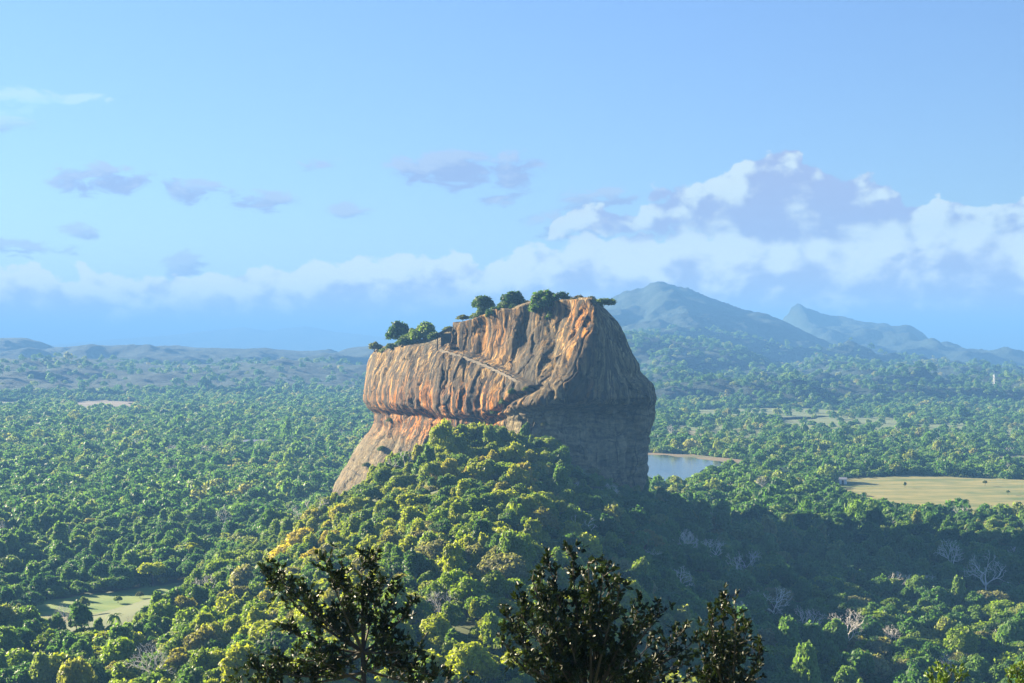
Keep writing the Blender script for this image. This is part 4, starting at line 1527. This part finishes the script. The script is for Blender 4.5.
# trees on the rock's summit: (picture x, y of the crown's middle, distance, kind, crown radius in m, ...)
for (px, py, yy, pr, R, colr, zs, lab) in (
        (399, 334, 1206, 0, 8.6, (0.040, 0.090, 0.026), 1.0, "dark round tree on the summit terrace, behind the brighter one"),
        (423, 334, 1176, 11, 11.0, (0.140, 0.215, 0.030), 1.0, "bright green bushy tree on the summit terrace, left of the stairs"),
        (410, 341, 1182, 1, 7.0, (0.130, 0.200, 0.032), 0.9, "light green bush at the foot of the terrace trees"),
        (435, 338, 1160, 10, 6.0, (0.085, 0.145, 0.030), 0.9, "mid green bush touching the dark staircase on the summit terrace"),
        (375, 347, 1240, 6, 5.5, (0.16, 0.18, 0.08), 0.9, "thin wispy tree on the rock's left brow"),
        (386, 351, 1220, 8, 4.6, (0.12, 0.15, 0.05), 0.8, "small olive bush on the rock's left brow"),
        (483, 305, 1080, 10, 8.5, (0.070, 0.135, 0.030), 1.0, "lone round tree on the summit right of the stairs' top"),
        (494, 314, 1050, 10, 7.0, (0.055, 0.110, 0.028), 0.9, "dark bush beside the lone summit tree"),
        (478, 317, 1074, 8, 5.0, (0.10, 0.145, 0.035), 0.9, "small light bush under the lone summit tree"),
        (513, 300, 1046, 10, 9.6, (0.045, 0.100, 0.028), 0.85, "dark dome-shaped tree on the summit's middle"),
        (526, 304, 1064, 8, 5.0, (0.15, 0.14, 0.06), 0.7, "dry tan bush between the dome-shaped and the tallest summit tree"),
        (545, 303, 1006, 11, 11.5, (0.070, 0.140, 0.030), 1.05, "large deep green tree on the summit, tallest of all there"),
        (561, 304, 1003, 0, 9.0, (0.040, 0.090, 0.026), 0.9, "dark tree right behind the summit's largest tree"),
        (536, 309, 1012, 10, 6.0, (0.100, 0.170, 0.030), 1.2, "small fresh green bush left of the summit's largest tree"),
        (570, 304, 1000, 8, 6.0, (0.060, 0.085, 0.035), 0.9, "dull green bush right of the summit's largest tree"),
        (579, 301, 990, 9, 6.0, (0.11, 0.10, 0.05), 0.9, "low brownish shrub along the summit's right edge"),
        (589, 302, 985, 1, 5.0, (0.09, 0.105, 0.04), 0.8, "small olive shrub above the rock's bright corner"),
        (484, 313, 1072, 9, 6.0, (0.075, 0.130, 0.032), 0.9, "mid green bush hiding the lone summit tree's trunk"),
        (517, 307, 1040, 10, 6.0, (0.060, 0.115, 0.030), 0.8, "deep green bush in front of the dome-shaped summit tree"),
        (507, 305, 1048, 8, 5.5, (0.085, 0.135, 0.034), 0.8, "fresh green bush at the dome-shaped tree's left foot"),
        (403, 343, 1176, 10, 6.0, (0.075, 0.130, 0.030), 0.8, "mid green bush below the dark round terrace tree"),
        (449, 330, 1120, 8, 4.0, (0.10, 0.13, 0.04), 0.9, "tiny olive bush on the ledge right above the dark staircase"),
        (463, 318, 1098, 9, 4.0, (0.14, 0.16, 0.05), 0.8, "tiny pale green bush on the rim left of the lone summit tree"),
        (503, 308, 1062, 9, 5.0, (0.075, 0.12, 0.034), 0.8, "low green bush on the rim left of the dome-shaped tree"),
        (521, 305, 1062, 8, 4.5, (0.11, 0.15, 0.04), 0.8, "low light green bush on the rim right of the dome-shaped tree"),
        (552, 316, 1001, 9, 5.0, (0.06, 0.11, 0.03), 1.0, "dark green bush hanging over the rim below the tallest tree"),
        (583, 302, 1002, 9, 4.5, (0.15, 0.13, 0.06), 0.8, "dry tan bush on the rim beside the bright corner"),
        (595, 305, 1008, 8, 4.5, (0.10, 0.14, 0.035), 0.9, "green bush on the rim just left of the leaning tree"),
        (392, 347, 1200, 9, 4.5, (0.13, 0.17, 0.04), 0.8, "low pale green bush on the terrace rim, under the dark round tree"),
        (603, 303, 1030, 3, 9.0, (0.120, 0.175, 0.040), 0.75, "flat-topped green tree leaning off the summit's right end")):
    kd = TREE_KINDS[PROTO[pr][0]]
    s = R * yy / 1000 / kd[1]
    X = (px - 512) / F * yy
    z = CAMZ - (py - 341.5) / F * yy - kd[2] * s * zs
    cat = "shrub" if "shrub" in lab else "bush" if "bush " in lab else "tree"
    one_tree(lab, cat, (X, yy, z), pr, s, colr, name={"tree": "broadleaf_tree"}.get(cat, cat), group="trees on the summit", rz=px * 1.3, zs=zs)

# bushes dotted over the open fields
for (px, py, pr, s, colr, lab) in (
        (905, 488, 5, 0.42, (0.07, 0.12, 0.03), "lone dark bush in the dry field's left half"),
        (985, 486, 6, 0.5, (0.12, 0.15, 0.05), "olive bush near the dry field's far edge"),
        (1008, 495, 7, 0.4, (0.08, 0.13, 0.03), "green bush at the dry field's right end"),
        (118, 603, 8, 0.5, (0.13, 0.19, 0.04), "small bright bush in the middle of the grassy clearing"),
        (140, 598, 9, 0.45, (0.16, 0.17, 0.07), "tiny tan bush towards the grassy clearing's right end")):
    x, y = plain(px, py, ZF)
    one_tree(lab, "bush", (x, y, ZF), pr, s, colr, name="bush", group="bushes in the open fields", rz=px * 0.9)

# leafless pale trees
for (px, py, h, seed, lab), at_ in zip(BARE, BARE_AT):
    tr, br = bare_tree_mb(np.random.default_rng(500 + seed), h, h * 0.5, 6)
    o = thing("bare_tree", lab, "tree", at_)
    tr.build("trunk", M_PALEBARK, o, True)
    br.build("branches", M_PALEBARK, o)

# palms at the right
PALM_SETS = [palm_meshes(np.random.default_rng(900 + s), 12) for s in range(2)]
PALM_TR = [p[0].mesh("trunk", M_PALEBARK, True) for p in PALM_SETS]
PALM_CR = []
for p in PALM_SETS:
    me = bpy.data.meshes.new("crown")
    me.from_pydata(p[1], [], p[2])
    me.materials.append(M_LEAF)
    PALM_CR.append(me)
for k, (px, py, lab) in enumerate(((868, 520, "palm left of the dry field's near corner"), (902, 532, "palm just below the dry field, left one"),
                                   (935, 528, "palm below the middle of the dry field"), (962, 538, "palm above the pale leafless tree, to its left"),
                                   (1006, 530, "palm at the right edge below the dry field"), (828, 530, "palm amid the forest left of the dry field"),
                                   (880, 548, "palm at the sunlit forest's edge above the shadow"))):
    x, y, z = hill_at(px, py, 11)
    o = thing("palm_tree", "feathery green coconut " + lab, "palm", (x, y, z), k * 1.1, "palms by the dry field")
    c = add_obj("crown", PALM_CR[k % 2], o)
    c.color = (0.075, 0.125, 0.035, 1)
    add_obj("trunk", PALM_TR[k % 2], o)

# ------------------------------------------------------------------ boulders
def boulder(px, py, r, seed, lab, flat=0.6):
    x, y, z = hill_at(px, py, r * 0.4)
    bm = bmesh.new()
    bmesh.ops.create_icosphere(bm, subdivisions=4, radius=1.0)
    co = np.array([v.co[:] for v in bm.verts])
    d = 1 + 0.28 * fbm(co[:, 0] * 1.2 + seed, co[:, 1] * 1.2, co[:, 2] * 1.2, 4, 0.5, seed)
    for v, k in zip(bm.verts, d):
        v.co = Vector((v.co.x * k * r * 1.25, v.co.y * k * r, v.co.z * k * r * flat))
    me = bpy.data.meshes.new("boulder")
    bm.to_mesh(me)
    bm.free()
    for p in me.polygons:
        p.use_smooth = True
    me.materials.append(M_BOULDER)
    o = add_obj("boulder", me, loc=(x, y, z + r * 0.25))
    tag(o, lab, "boulder")


M_BOULDER = plain_mat("boulder_stone", (0.36, 0.32, 0.27), 0.9, 0.45, 0.4)
boulder(694, 522, 9, 3, "pale flat boulder in the shade right of the rock's foot")
boulder(660, 505, 7, 4, "tan boulder among shrubs at the rock's right foot")
boulder(362, 503, 6, 5, "grey boulder at the foot of the left buttress")
boulder(347, 508, 5, 6, "smaller brown boulder leaning by the left buttress foot")
boulder(520, 425, 6, 8, "tan boulder wedged under the dark crevice", 0.9)

# ------------------------------------------------------------------ man-made things on and below the rock
def build_stairs():
    pts = []
    for px, py in ((443, 350), (452, 352.5), (466, 356.5), (480, 361.5), (493, 367.5), (505, 373), (516, 379), (526, 384.5), (534, 389)):
        h, n = rock_hit(px, py)
        pts.append(Vector(h) + Vector((n.x, n.y, 0)).normalized() * 0.6)
    # smooth the line
    for _ in range(2):
        pts = [pts[0]] + [(pts[i - 1] + pts[i] * 2 + pts[i + 1]) / 4 for i in range(1, len(pts) - 1)] + [pts[-1]]
    base = pts[-1]
    o = thing("stairway", "long stone stairway climbing diagonally across the rock's lit face", "stairway", base)
    st, wl, rl = MB(), MB(), MB()
    n = 60
    tot = len(pts) - 1
    prev = None
    outs = []
    for k in range(n):
        t = k / (n - 1) * tot
        i = min(int(t), tot - 1)
        p = pts[i].lerp(pts[i + 1], t - i)
        d = (pts[i + 1] - pts[i])
        a = math.atan2(d.y, d.x)
        R = Matrix.Rotation(a, 3, 'Z')
        L = d.length * tot / n * 1.08
        st.box(p - base + Vector((0, 0, -0.9)), (L * 1.2, 1.7, 1.3 + 0.5 * math.sin(k * 2.3)), R)
        out = R @ Vector((0, -1, 0))
        outs.append((p, out, R, L))
        wl.box(p - base + out * 1.25 + Vector((0, 0, -0.1 + 0.3 * math.sin(k * 1.7))), (L * 1.25, 0.3, 1.0), R)
        if k % 3 == 0:
            rl.box(p - base + out * 1.25 + Vector((0, 0, 1.45)), (0.12, 0.12, 1.1), R)
    rl.tube([p - base + out * 1.25 + Vector((0, 0, 2.0)) for p, out, R, L in outs], 0.07, 4)
    st.build("steps", M_STONE, o)
    wl.build("parapet", M_STONE, o)
    rl.build("railing", M_METAL, o)
    return outs


STAIR = build_stairs()

for (px, py, pr, s, colr, lab) in (
        (513, 393, 8, 0.75, (0.050, 0.100, 0.028), "dark green shrub in the crevice below the rock stairway's foot"),
        (504, 403, 9, 0.70, (0.090, 0.140, 0.032), "mid green shrub in the crevice, under the darker shrub"),
        (527, 390, 9, 0.55, (0.110, 0.150, 0.040), "small light green shrub beside the rock stairway's foot"),
        (496, 413, 8, 0.80, (0.060, 0.110, 0.028), "green shrub at the crevice's lower end"),
        (487, 365, 8, 0.35, (0.100, 0.130, 0.045), "tiny dry shrub beside the middle of the rock stairway"),
        (391, 421, 9, 0.60, (0.120, 0.150, 0.045), "olive shrub under the overhang on the left buttress"),
        (368, 466, 8, 0.70, (0.110, 0.140, 0.045), "dull olive shrub in a crack of the left buttress"),
        (352, 494, 9, 0.80, (0.140, 0.170, 0.045), "light olive shrub near the left buttress foot"),
        (383, 450, 8, 0.80, (0.080, 0.130, 0.032), "mid green shrub where the left buttress meets the hill trees"),
        (612, 487, 8, 0.80, (0.160, 0.180, 0.070), "pale green shrub at the dark wall's right foot"),
        (545, 425, 9, 0.50, (0.130, 0.140, 0.060), "small pale shrub on the ledge of the shaded wall")):
    h, n = rock_hit(px, py)
    kd = TREE_KINDS[PROTO[pr][0]]
    one_tree(lab, "shrub", (h.x + n.x, h.y + n.y, h.z - kd[2] * s * 0.8), pr, s, colr, name="shrub", group="shrubs growing on the rock's walls", rz=px * 0.9)


def build_tower_stair():
    h, n = rock_hit(446, 346.5)
    base = Vector((h.x, h.y + 3.0, h.z - 1.0))
    o = thing("covered_staircase", "dark steel staircase with a slanting roof on the summit's step", "staircase", base)
    W, D, H = 12.0, 5.0, 12.0
    R = Matrix.Rotation(math.radians(-32), 3, 'Z')
    tops = []
    for sx in (-1, 1):
        for sy in (-1, 1):
            hh = H * (0.86 if sx < 0 else 1.22)
            p = R @ Vector((sx * W / 2, sy * D / 2, 0))
            MB().box(p + Vector((0, 0, hh / 2 - 1)), (0.55, 0.55, hh + 2), R).build("post", M_METAL, o)
    rf = MB()
    sl = math.atan2(H * 0.36, W)
    rf.box(Vector((0, 0, H * 1.06)), (W * 1.2, D * 1.3, 0.5), R @ Matrix.Rotation(-sl, 3, 'Y'))
    rf.build("roof", M_METAL, o)
    for k, (z0, z1) in enumerate(((0.0, 4.2), (4.2, 8.2))):
        fl = MB()
        for i in range(14):
            t = (i + .5) / 14
            x = (-1 + 2 * t) * W * 0.42 * (1 if k == 0 else -1)
            fl.box(R @ Vector((x, (-1) ** k * D * 0.22, z0 + (z1 - z0) * t)), (W * 0.075, 2.0, 0.25), R)
        f = fl.build("stair_flight", M_METAL, o)
        rr = MB()
        for s in (-1, 1):
            e = 1 if k == 0 else -1
            a = R @ Vector((-W * 0.42 * e, (-1) ** k * D * 0.22 + s, z0 + 1.1))
            b = R @ Vector((W * 0.42 * e, (-1) ** k * D * 0.22 + s, z1 + 1.1))
            rr.tube([a, b], 0.09, 4)
        add_obj("handrail", rr.mesh("handrail", M_METAL), f)
    pn = MB()
    pn.box(R @ Vector((0, D / 2 + 0.2, H * 0.45)), (W * 0.98, 0.25, H * 0.9), R)
    pn.build("back_panel", M_METAL, o)
    dk = MB()
    dk.box(R @ Vector((0, 0, H * 0.72)), (W * 0.95, D * 0.9, 0.35), R)
    dk.build("landing", M_METAL, o)


build_tower_stair()


def hut(px, py, w, d, h, name, label, cat, wallm, roofm, lift=0.0, rz=0.1, z=None):
    if z is None:
        x, y, z0 = hill_at(px, py, h * 0.6 + lift)
        z0 += lift
    else:
        x, y = plain(px, py, z)
        z0 = z
    o = thing(name, label, cat, (x, y, z0), rz)
    wl = MB()
    t = 0.25
    wl.box((0, d / 2 - t / 2, h / 2 - 1), (w, t, h + 2)).box((-w / 2 + t / 2, -t / 2, h / 2 - 1), (t, d - t - 0.01, h + 2)).box((w / 2 - t / 2, -t / 2, h / 2 - 1), (t, d - t - 0.01, h + 2))
    wl.box((-w * 0.31, -d / 2 + t / 2, h / 2 - 1), (w * 0.30, t, h + 2)).box((w * 0.31, -d / 2 + t / 2, h / 2 - 1), (w * 0.30, t, h + 2)).box((0, -d / 2 + t / 2, h * 0.9), (w * 0.315, t, h * 0.2))
    wl.build("wall", wallm, o)
    rf = MB()
    hr = h * 0.35
    a = math.atan2(hr, d / 2)
    L = math.hypot(hr, d / 2) * 1.12
    for s in (-1, 1):
        rf.box((0, s * d * 0.27, h + hr * 0.46), (w * 1.12, L, 0.18), Matrix.Rotation(-s * a, 3, 'X'))
    rf.build("roof", roofm, o)
    MB().box((0, -d / 2 + t * 0.5, h * 0.4 - 0.2), (w * 0.30, 0.1, h * 0.78)).build("door", M_METAL, o)
    return o


M_WALLB = plain_mat("weathered_wall", (0.20, 0.19, 0.18), 0.9)
hut(563.5, 456, 7, 6, 5.0, "shelter", "small dark shelter with a pale roof among trees at the wall's foot", "shelter", M_WALLB, M_ROOF, lift=0.6, rz=-0.2)
hut(249, 446, 46, 16, 6.5, "long_building", "long low pale-roofed building in the forest on the left", "building", M_WALLB, M_ROOF, z=ZF, rz=0.08)
hut(196, 580, 6.5, 5, 3.4, "hut", "tiny white hut at the far right end of the grassy clearing", "hut", M_WHITE, M_WHITE, z=ZF, rz=0.3)
hut(843, 484, 7, 6, 5, "hut", "small pale hut at the left tip of the dry field", "hut", M_WHITE, M_ROOF, z=ZF, rz=-0.3)


def build_mast():
    x, y = 3580 * (994 - 512) / F, 3580.0
    z = 20.0
    o = thing("communications_mast", "slim pale tower rising in front of the far right hills", "tower", (x, y, z))
    mb = MB()
    H = 46
    for sx, sy in ((-1, -1), (1, -1), (1, 1), (-1, 1)):
        mb.tube([(sx * 3, sy * 3, -20), (sx * 1.2, sy * 1.2, H)], 0.45, 4)
    for k in range(12):
        z0, z1 = H * k / 12, H * (k + 1) / 12
        r0, r1 = 3 - 1.8 * k / 12, 3 - 1.8 * (k + 1) / 12
        for a, b in (((-1, -1), (1, -1)), ((1, -1), (1, 1)), ((1, 1), (-1, 1)), ((-1, 1), (-1, -1))):
            mb.tube([(a[0] * r0, a[1] * r0, z0), (b[0] * r1, b[1] * r1, z1)], 0.25, 4)
    mb.build("lattice", M_WHITE, o)
    pf = MB()
    pf.box((0, 0, H), (4, 4, 0.5))
    pf.build("platform", M_WHITE, o)
    MB().tube([(0, 0, H), (0, 0, H + 9)], 0.2, 5).build("antenna", M_WHITE, o)


build_mast()


# ------------------------------------------------------------------ visitors on the stairs
def person_mesh():
    J = {'pelvis': (0, 0, .95), 'chest': (0, 0.02, 1.3), 'neck': (0, .01, 1.48), 'head': (0, -.02, 1.62), 'top': (0, -.01, 1.74),
         'sl': (-.19, .02, 1.42), 'el': (-.25, .05, 1.14), 'hl': (-.22, -.08, .90), 'sr': (.19, .02, 1.42), 'er': (.26, .0, 1.15), 'hr': (.24, -.15, .98),
         'll': (-.10, 0, .88), 'kl': (-.11, -.10, .50), 'fl': (-.11, 0, .08), 'tl': (-.12, -.16, .03), 'lr': (.10, 0, .88), 'kr': (.11, .02, .48), 'fr': (.11, .12, .08), 'tr': (.12, -.03, .03)}
    rad = {'pelvis': .15, 'chest': .17, 'neck': .06, 'head': .10, 'top': .07, 'sl': .07, 'el': .05, 'hl': .04, 'sr': .07, 'er': .05, 'hr': .04, 'll': .10, 'kl': .07, 'fl': .05, 'tl': .04,
           'lr': .10, 'kr': .07, 'fr': .05, 'tr': .04}
    E = [('pelvis', 'chest'), ('chest', 'neck'), ('neck', 'head'), ('head', 'top'), ('chest', 'sl'), ('sl', 'el'), ('el', 'hl'), ('chest', 'sr'), ('sr', 'er'), ('er', 'hr'), ('pelvis', 'll'), ('ll', 'kl'),
         ('kl', 'fl'), ('fl', 'tl'), ('pelvis', 'lr'), ('lr', 'kr'), ('kr', 'fr'), ('fr', 'tr')]
    ks = list(J)
    me = bpy.data.meshes.new("person_source")
    me.from_pydata([J[k] for k in ks], [(ks.index(a), ks.index(b)) for a, b in E], [])
    o = bpy.data.objects.new("person_source", me)
    COL.objects.link(o)
    sk = o.modifiers.new("skin", 'SKIN')
    for k, v in zip(ks, me.skin_vertices[0].data):
        v.radius = (rad[k], rad[k])
        v.use_root = k == 'pelvis'
    sb = o.modifiers.new("sub", 'SUBSURF')
    sb.levels = 1
    dg = bpy.context.evaluated_depsgraph_get()
    out = bpy.data.meshes.new_from_object(o.evaluated_get(dg))
    bpy.data.objects.remove(o)
    return out


def cloth_mat(name, shirt, trousers):
    m, t, b = new_mat(name)
    tc = t.node('ShaderNodeTexCoord')
    s = t.node('ShaderNodeSeparateXYZ')
    t.put(s.inputs[0], tc.outputs['Object'])
    c = t.mix(t.math('GREATER_THAN', s.outputs[2], 0.95), trousers, shirt)
    c = t.mix(t.math('GREATER_THAN', s.outputs[2], 1.49), c, (0.30, 0.17, 0.10))
    c = t.mix(t.math('GREATER_THAN', s.outputs[2], 1.66), c, (0.02, 0.015, 0.012))
    t.put(b.inputs['Base Color'], c)
    return m


PM = person_mesh()
for k, (idx, shirt, tro, word) in enumerate(((2, (0.8, 0.8, 0.78), (0.05, 0.06, 0.1), "person in a white top nearest the top of the rock stairway"),
                                             (12, (0.75, 0.72, 0.65), (0.2, 0.18, 0.15), "person in a cream top climbing the upper rock stairway"),
                                             (24, (0.35, 0.06, 0.05), (0.05, 0.05, 0.06), "person in a dark red top midway on the rock stairway"),
                                             (27, (0.75, 0.75, 0.8), (0.12, 0.12, 0.16), "person in a pale top just behind the red-topped one"),
                                             (42, (0.1, 0.16, 0.35), (0.05, 0.05, 0.05), "person in a blue top low on the rock stairway"))):
    p, out, R, L = STAIR[idx]
    me = PM.copy()
    me.name = "person"
    me.materials.clear()
    me.materials.append(cloth_mat("clothing", shirt, tro))
    o = add_obj("person", me, loc=p + Vector((0, 0, 0.05)))
    o.rotation_euler = (0, 0, k * 1.3)
    tag(o, word, "person", "visitors on the rock stairway")

# ------------------------------------------------------------------ dark saplings close to the camera
def sapling(label, dist, base_px, fork, ends, colour, seed, twigs=13, leaves=9, leaf=(0.135, 0.066), spread=0.40):
    rng = np.random.default_rng(seed)

    def P(px, py, dd=0.0):
        Y = dist + dd
        return Vector(((px - 512) / F * Y, Y, CAMZ - (py - 341.5) / F * Y))
    fk = P(*fork)
    gx, gy = (base_px - 512) / F * dist, dist
    base = Vector((gx, gy, float(ground_z(gx, gy))))
    o = thing("sapling", label, "sapling", base, 0, "dark saplings close in front")
    tr = MB()
    tr.tube([Vector((0, 0, -0.3)), (fk - base) * 0.5 + Vector((0.06, 0.05, 0)), fk - base], [0.09, 0.075, 0.055], 7)
    tr.build("trunk", M_TWIG, o, True)
    lv, lf = [], []

    def leaf_at(p, d):
        d = d.normalized()
        L = leaf[0] * rng.uniform(0.55, 1.35)
        W = leaf[1] * rng.uniform(0.8, 1.25)
        s = d.cross(Vector(rng.normal(size=3)))
        if s.length < 1e-4:
            return
        s = s.normalized() * W / 2
        n = s.cross(d).normalized() * W * 0.18
        b = len(lv)
        droop = Vector((0, 0, -L * 0.06))
        for q in (p, p + d * L * .35 + s + n, p + d * L * .7 + s * .8 + n, p + d * L + droop, p + d * L * .7 - s * .8 + n, p + d * L * .35 - s + n, p + d * L * .5):
            lv.append(tuple(q))
        lf.extend([[b, b + 1, b + 6], [b + 1, b + 2, b + 6], [b + 2, b + 3, b + 6], [b + 3, b + 4, b + 6], [b + 4, b + 5, b + 6], [b + 5, b, b + 6]])
    br = MB()
    for (ex, ey) in ends:
        e = P(ex, ey, rng.uniform(-1.1, 1.1)) - base
        s = fk - base
        if rng.uniform() < 0.4:
            s = s * rng.uniform(0.88, 1.0)
        mid = s.lerp(e, 0.5) + Vector((rng.normal() * 0.10, rng.normal() * 0.1, -0.10 * abs(e.x - s.x) + rng.normal() * 0.06))
        pts = []
        for k in range(7):
            t = k / 6
            pts.append(s * (1 - t) ** 2 + mid * 2 * t * (1 - t) + e * t * t)
        br.tube(pts, [0.035 * (1 - 0.75 * k / 6) for k in range(7)], 5)
        L = (e - s).length
        nt = max(4, int(twigs * L))
        for k in range(nt):
            t = rng.uniform(0.28, 1.0) if k else 1.0
            p = s * (1 - t) ** 2 + mid * 2 * t * (1 - t) + e * t * t
            ax = (e - s).normalized()
            d = (ax * 0.5 + Vector((0, 0, 0.55)) + Vector(rng.normal(size=3)) * 0.55).normalized()
            tl = spread * rng.uniform(0.35, 1.0) * (0.6 if k == 0 else 1)
            q = p + d * tl
            br.tube([p, p.lerp(q, .5) + Vector(rng.normal(size=3)) * 0.02, q], [0.011, 0.009, 0.005], 3)
            for j in range(leaves):
                u = rng.uniform(0.25, 1.0) if j > 3 else 1.0
                leaf_at(p.lerp(q, u), d * 0.7 + Vector(rng.normal(size=3)) * 0.75 + Vector((0, 0, 0.25)))
    br.build("branches", M_TWIG, o)
    me = bpy.data.meshes.new("leaves")
    me.from_pydata(lv, [], lf)
    me.materials.append(M_DARKLEAF)
    lo = add_obj("leaves", me, o)
    lo.color = (*colour, 1)
    return o


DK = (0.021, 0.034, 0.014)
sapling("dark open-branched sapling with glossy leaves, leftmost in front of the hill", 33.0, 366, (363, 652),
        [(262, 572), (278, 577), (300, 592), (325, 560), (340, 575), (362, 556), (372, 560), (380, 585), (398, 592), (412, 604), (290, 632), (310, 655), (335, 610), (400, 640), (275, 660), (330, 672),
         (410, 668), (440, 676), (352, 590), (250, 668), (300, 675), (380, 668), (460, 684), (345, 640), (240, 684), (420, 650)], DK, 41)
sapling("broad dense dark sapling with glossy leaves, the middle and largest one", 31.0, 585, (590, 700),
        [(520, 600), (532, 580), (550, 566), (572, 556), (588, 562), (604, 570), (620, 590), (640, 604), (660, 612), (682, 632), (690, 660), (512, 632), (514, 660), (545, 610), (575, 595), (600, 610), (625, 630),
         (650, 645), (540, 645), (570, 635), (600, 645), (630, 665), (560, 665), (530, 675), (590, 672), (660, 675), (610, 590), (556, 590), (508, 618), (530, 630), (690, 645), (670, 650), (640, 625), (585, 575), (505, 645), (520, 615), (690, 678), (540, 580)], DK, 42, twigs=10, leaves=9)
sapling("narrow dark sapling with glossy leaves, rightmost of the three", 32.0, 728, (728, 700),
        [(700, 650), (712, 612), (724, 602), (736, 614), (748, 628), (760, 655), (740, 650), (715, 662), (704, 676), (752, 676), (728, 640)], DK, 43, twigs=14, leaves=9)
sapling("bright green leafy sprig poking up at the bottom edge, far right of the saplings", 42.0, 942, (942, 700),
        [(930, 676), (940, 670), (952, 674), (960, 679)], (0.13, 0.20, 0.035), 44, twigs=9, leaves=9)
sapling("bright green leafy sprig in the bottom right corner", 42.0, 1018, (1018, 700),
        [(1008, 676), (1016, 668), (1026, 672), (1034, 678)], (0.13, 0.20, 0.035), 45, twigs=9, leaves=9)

# ------------------------------------------------------------------ air between here and the mountains
def build_haze():
    m = bpy.data.materials.new("haze_air")
    m.use_nodes = True
    t = NT(m.node_tree)
    t.n.clear()
    v = t.node('ShaderNodeVolumePrincipled')
    v.inputs['Color'].default_value = (*HAZE_COLOR, 1)
    v.inputs['Density'].default_value = HAZE_DENSITY
    v.inputs['Anisotropy'].default_value = 0.0
    out = t.node('ShaderNodeOutputMaterial')
    t.l.new(v.outputs[0], out.inputs['Volume'])
    S, z0, z1 = 41000.0, -120.0, 545.0
    mb = MB()
    mb.box((0, 0, (z0 + z1) / 2), (2 * S, 2 * S, z1 - z0))
    o = mb.build("haze", m)
    tag(o, kind='stuff')


build_haze()
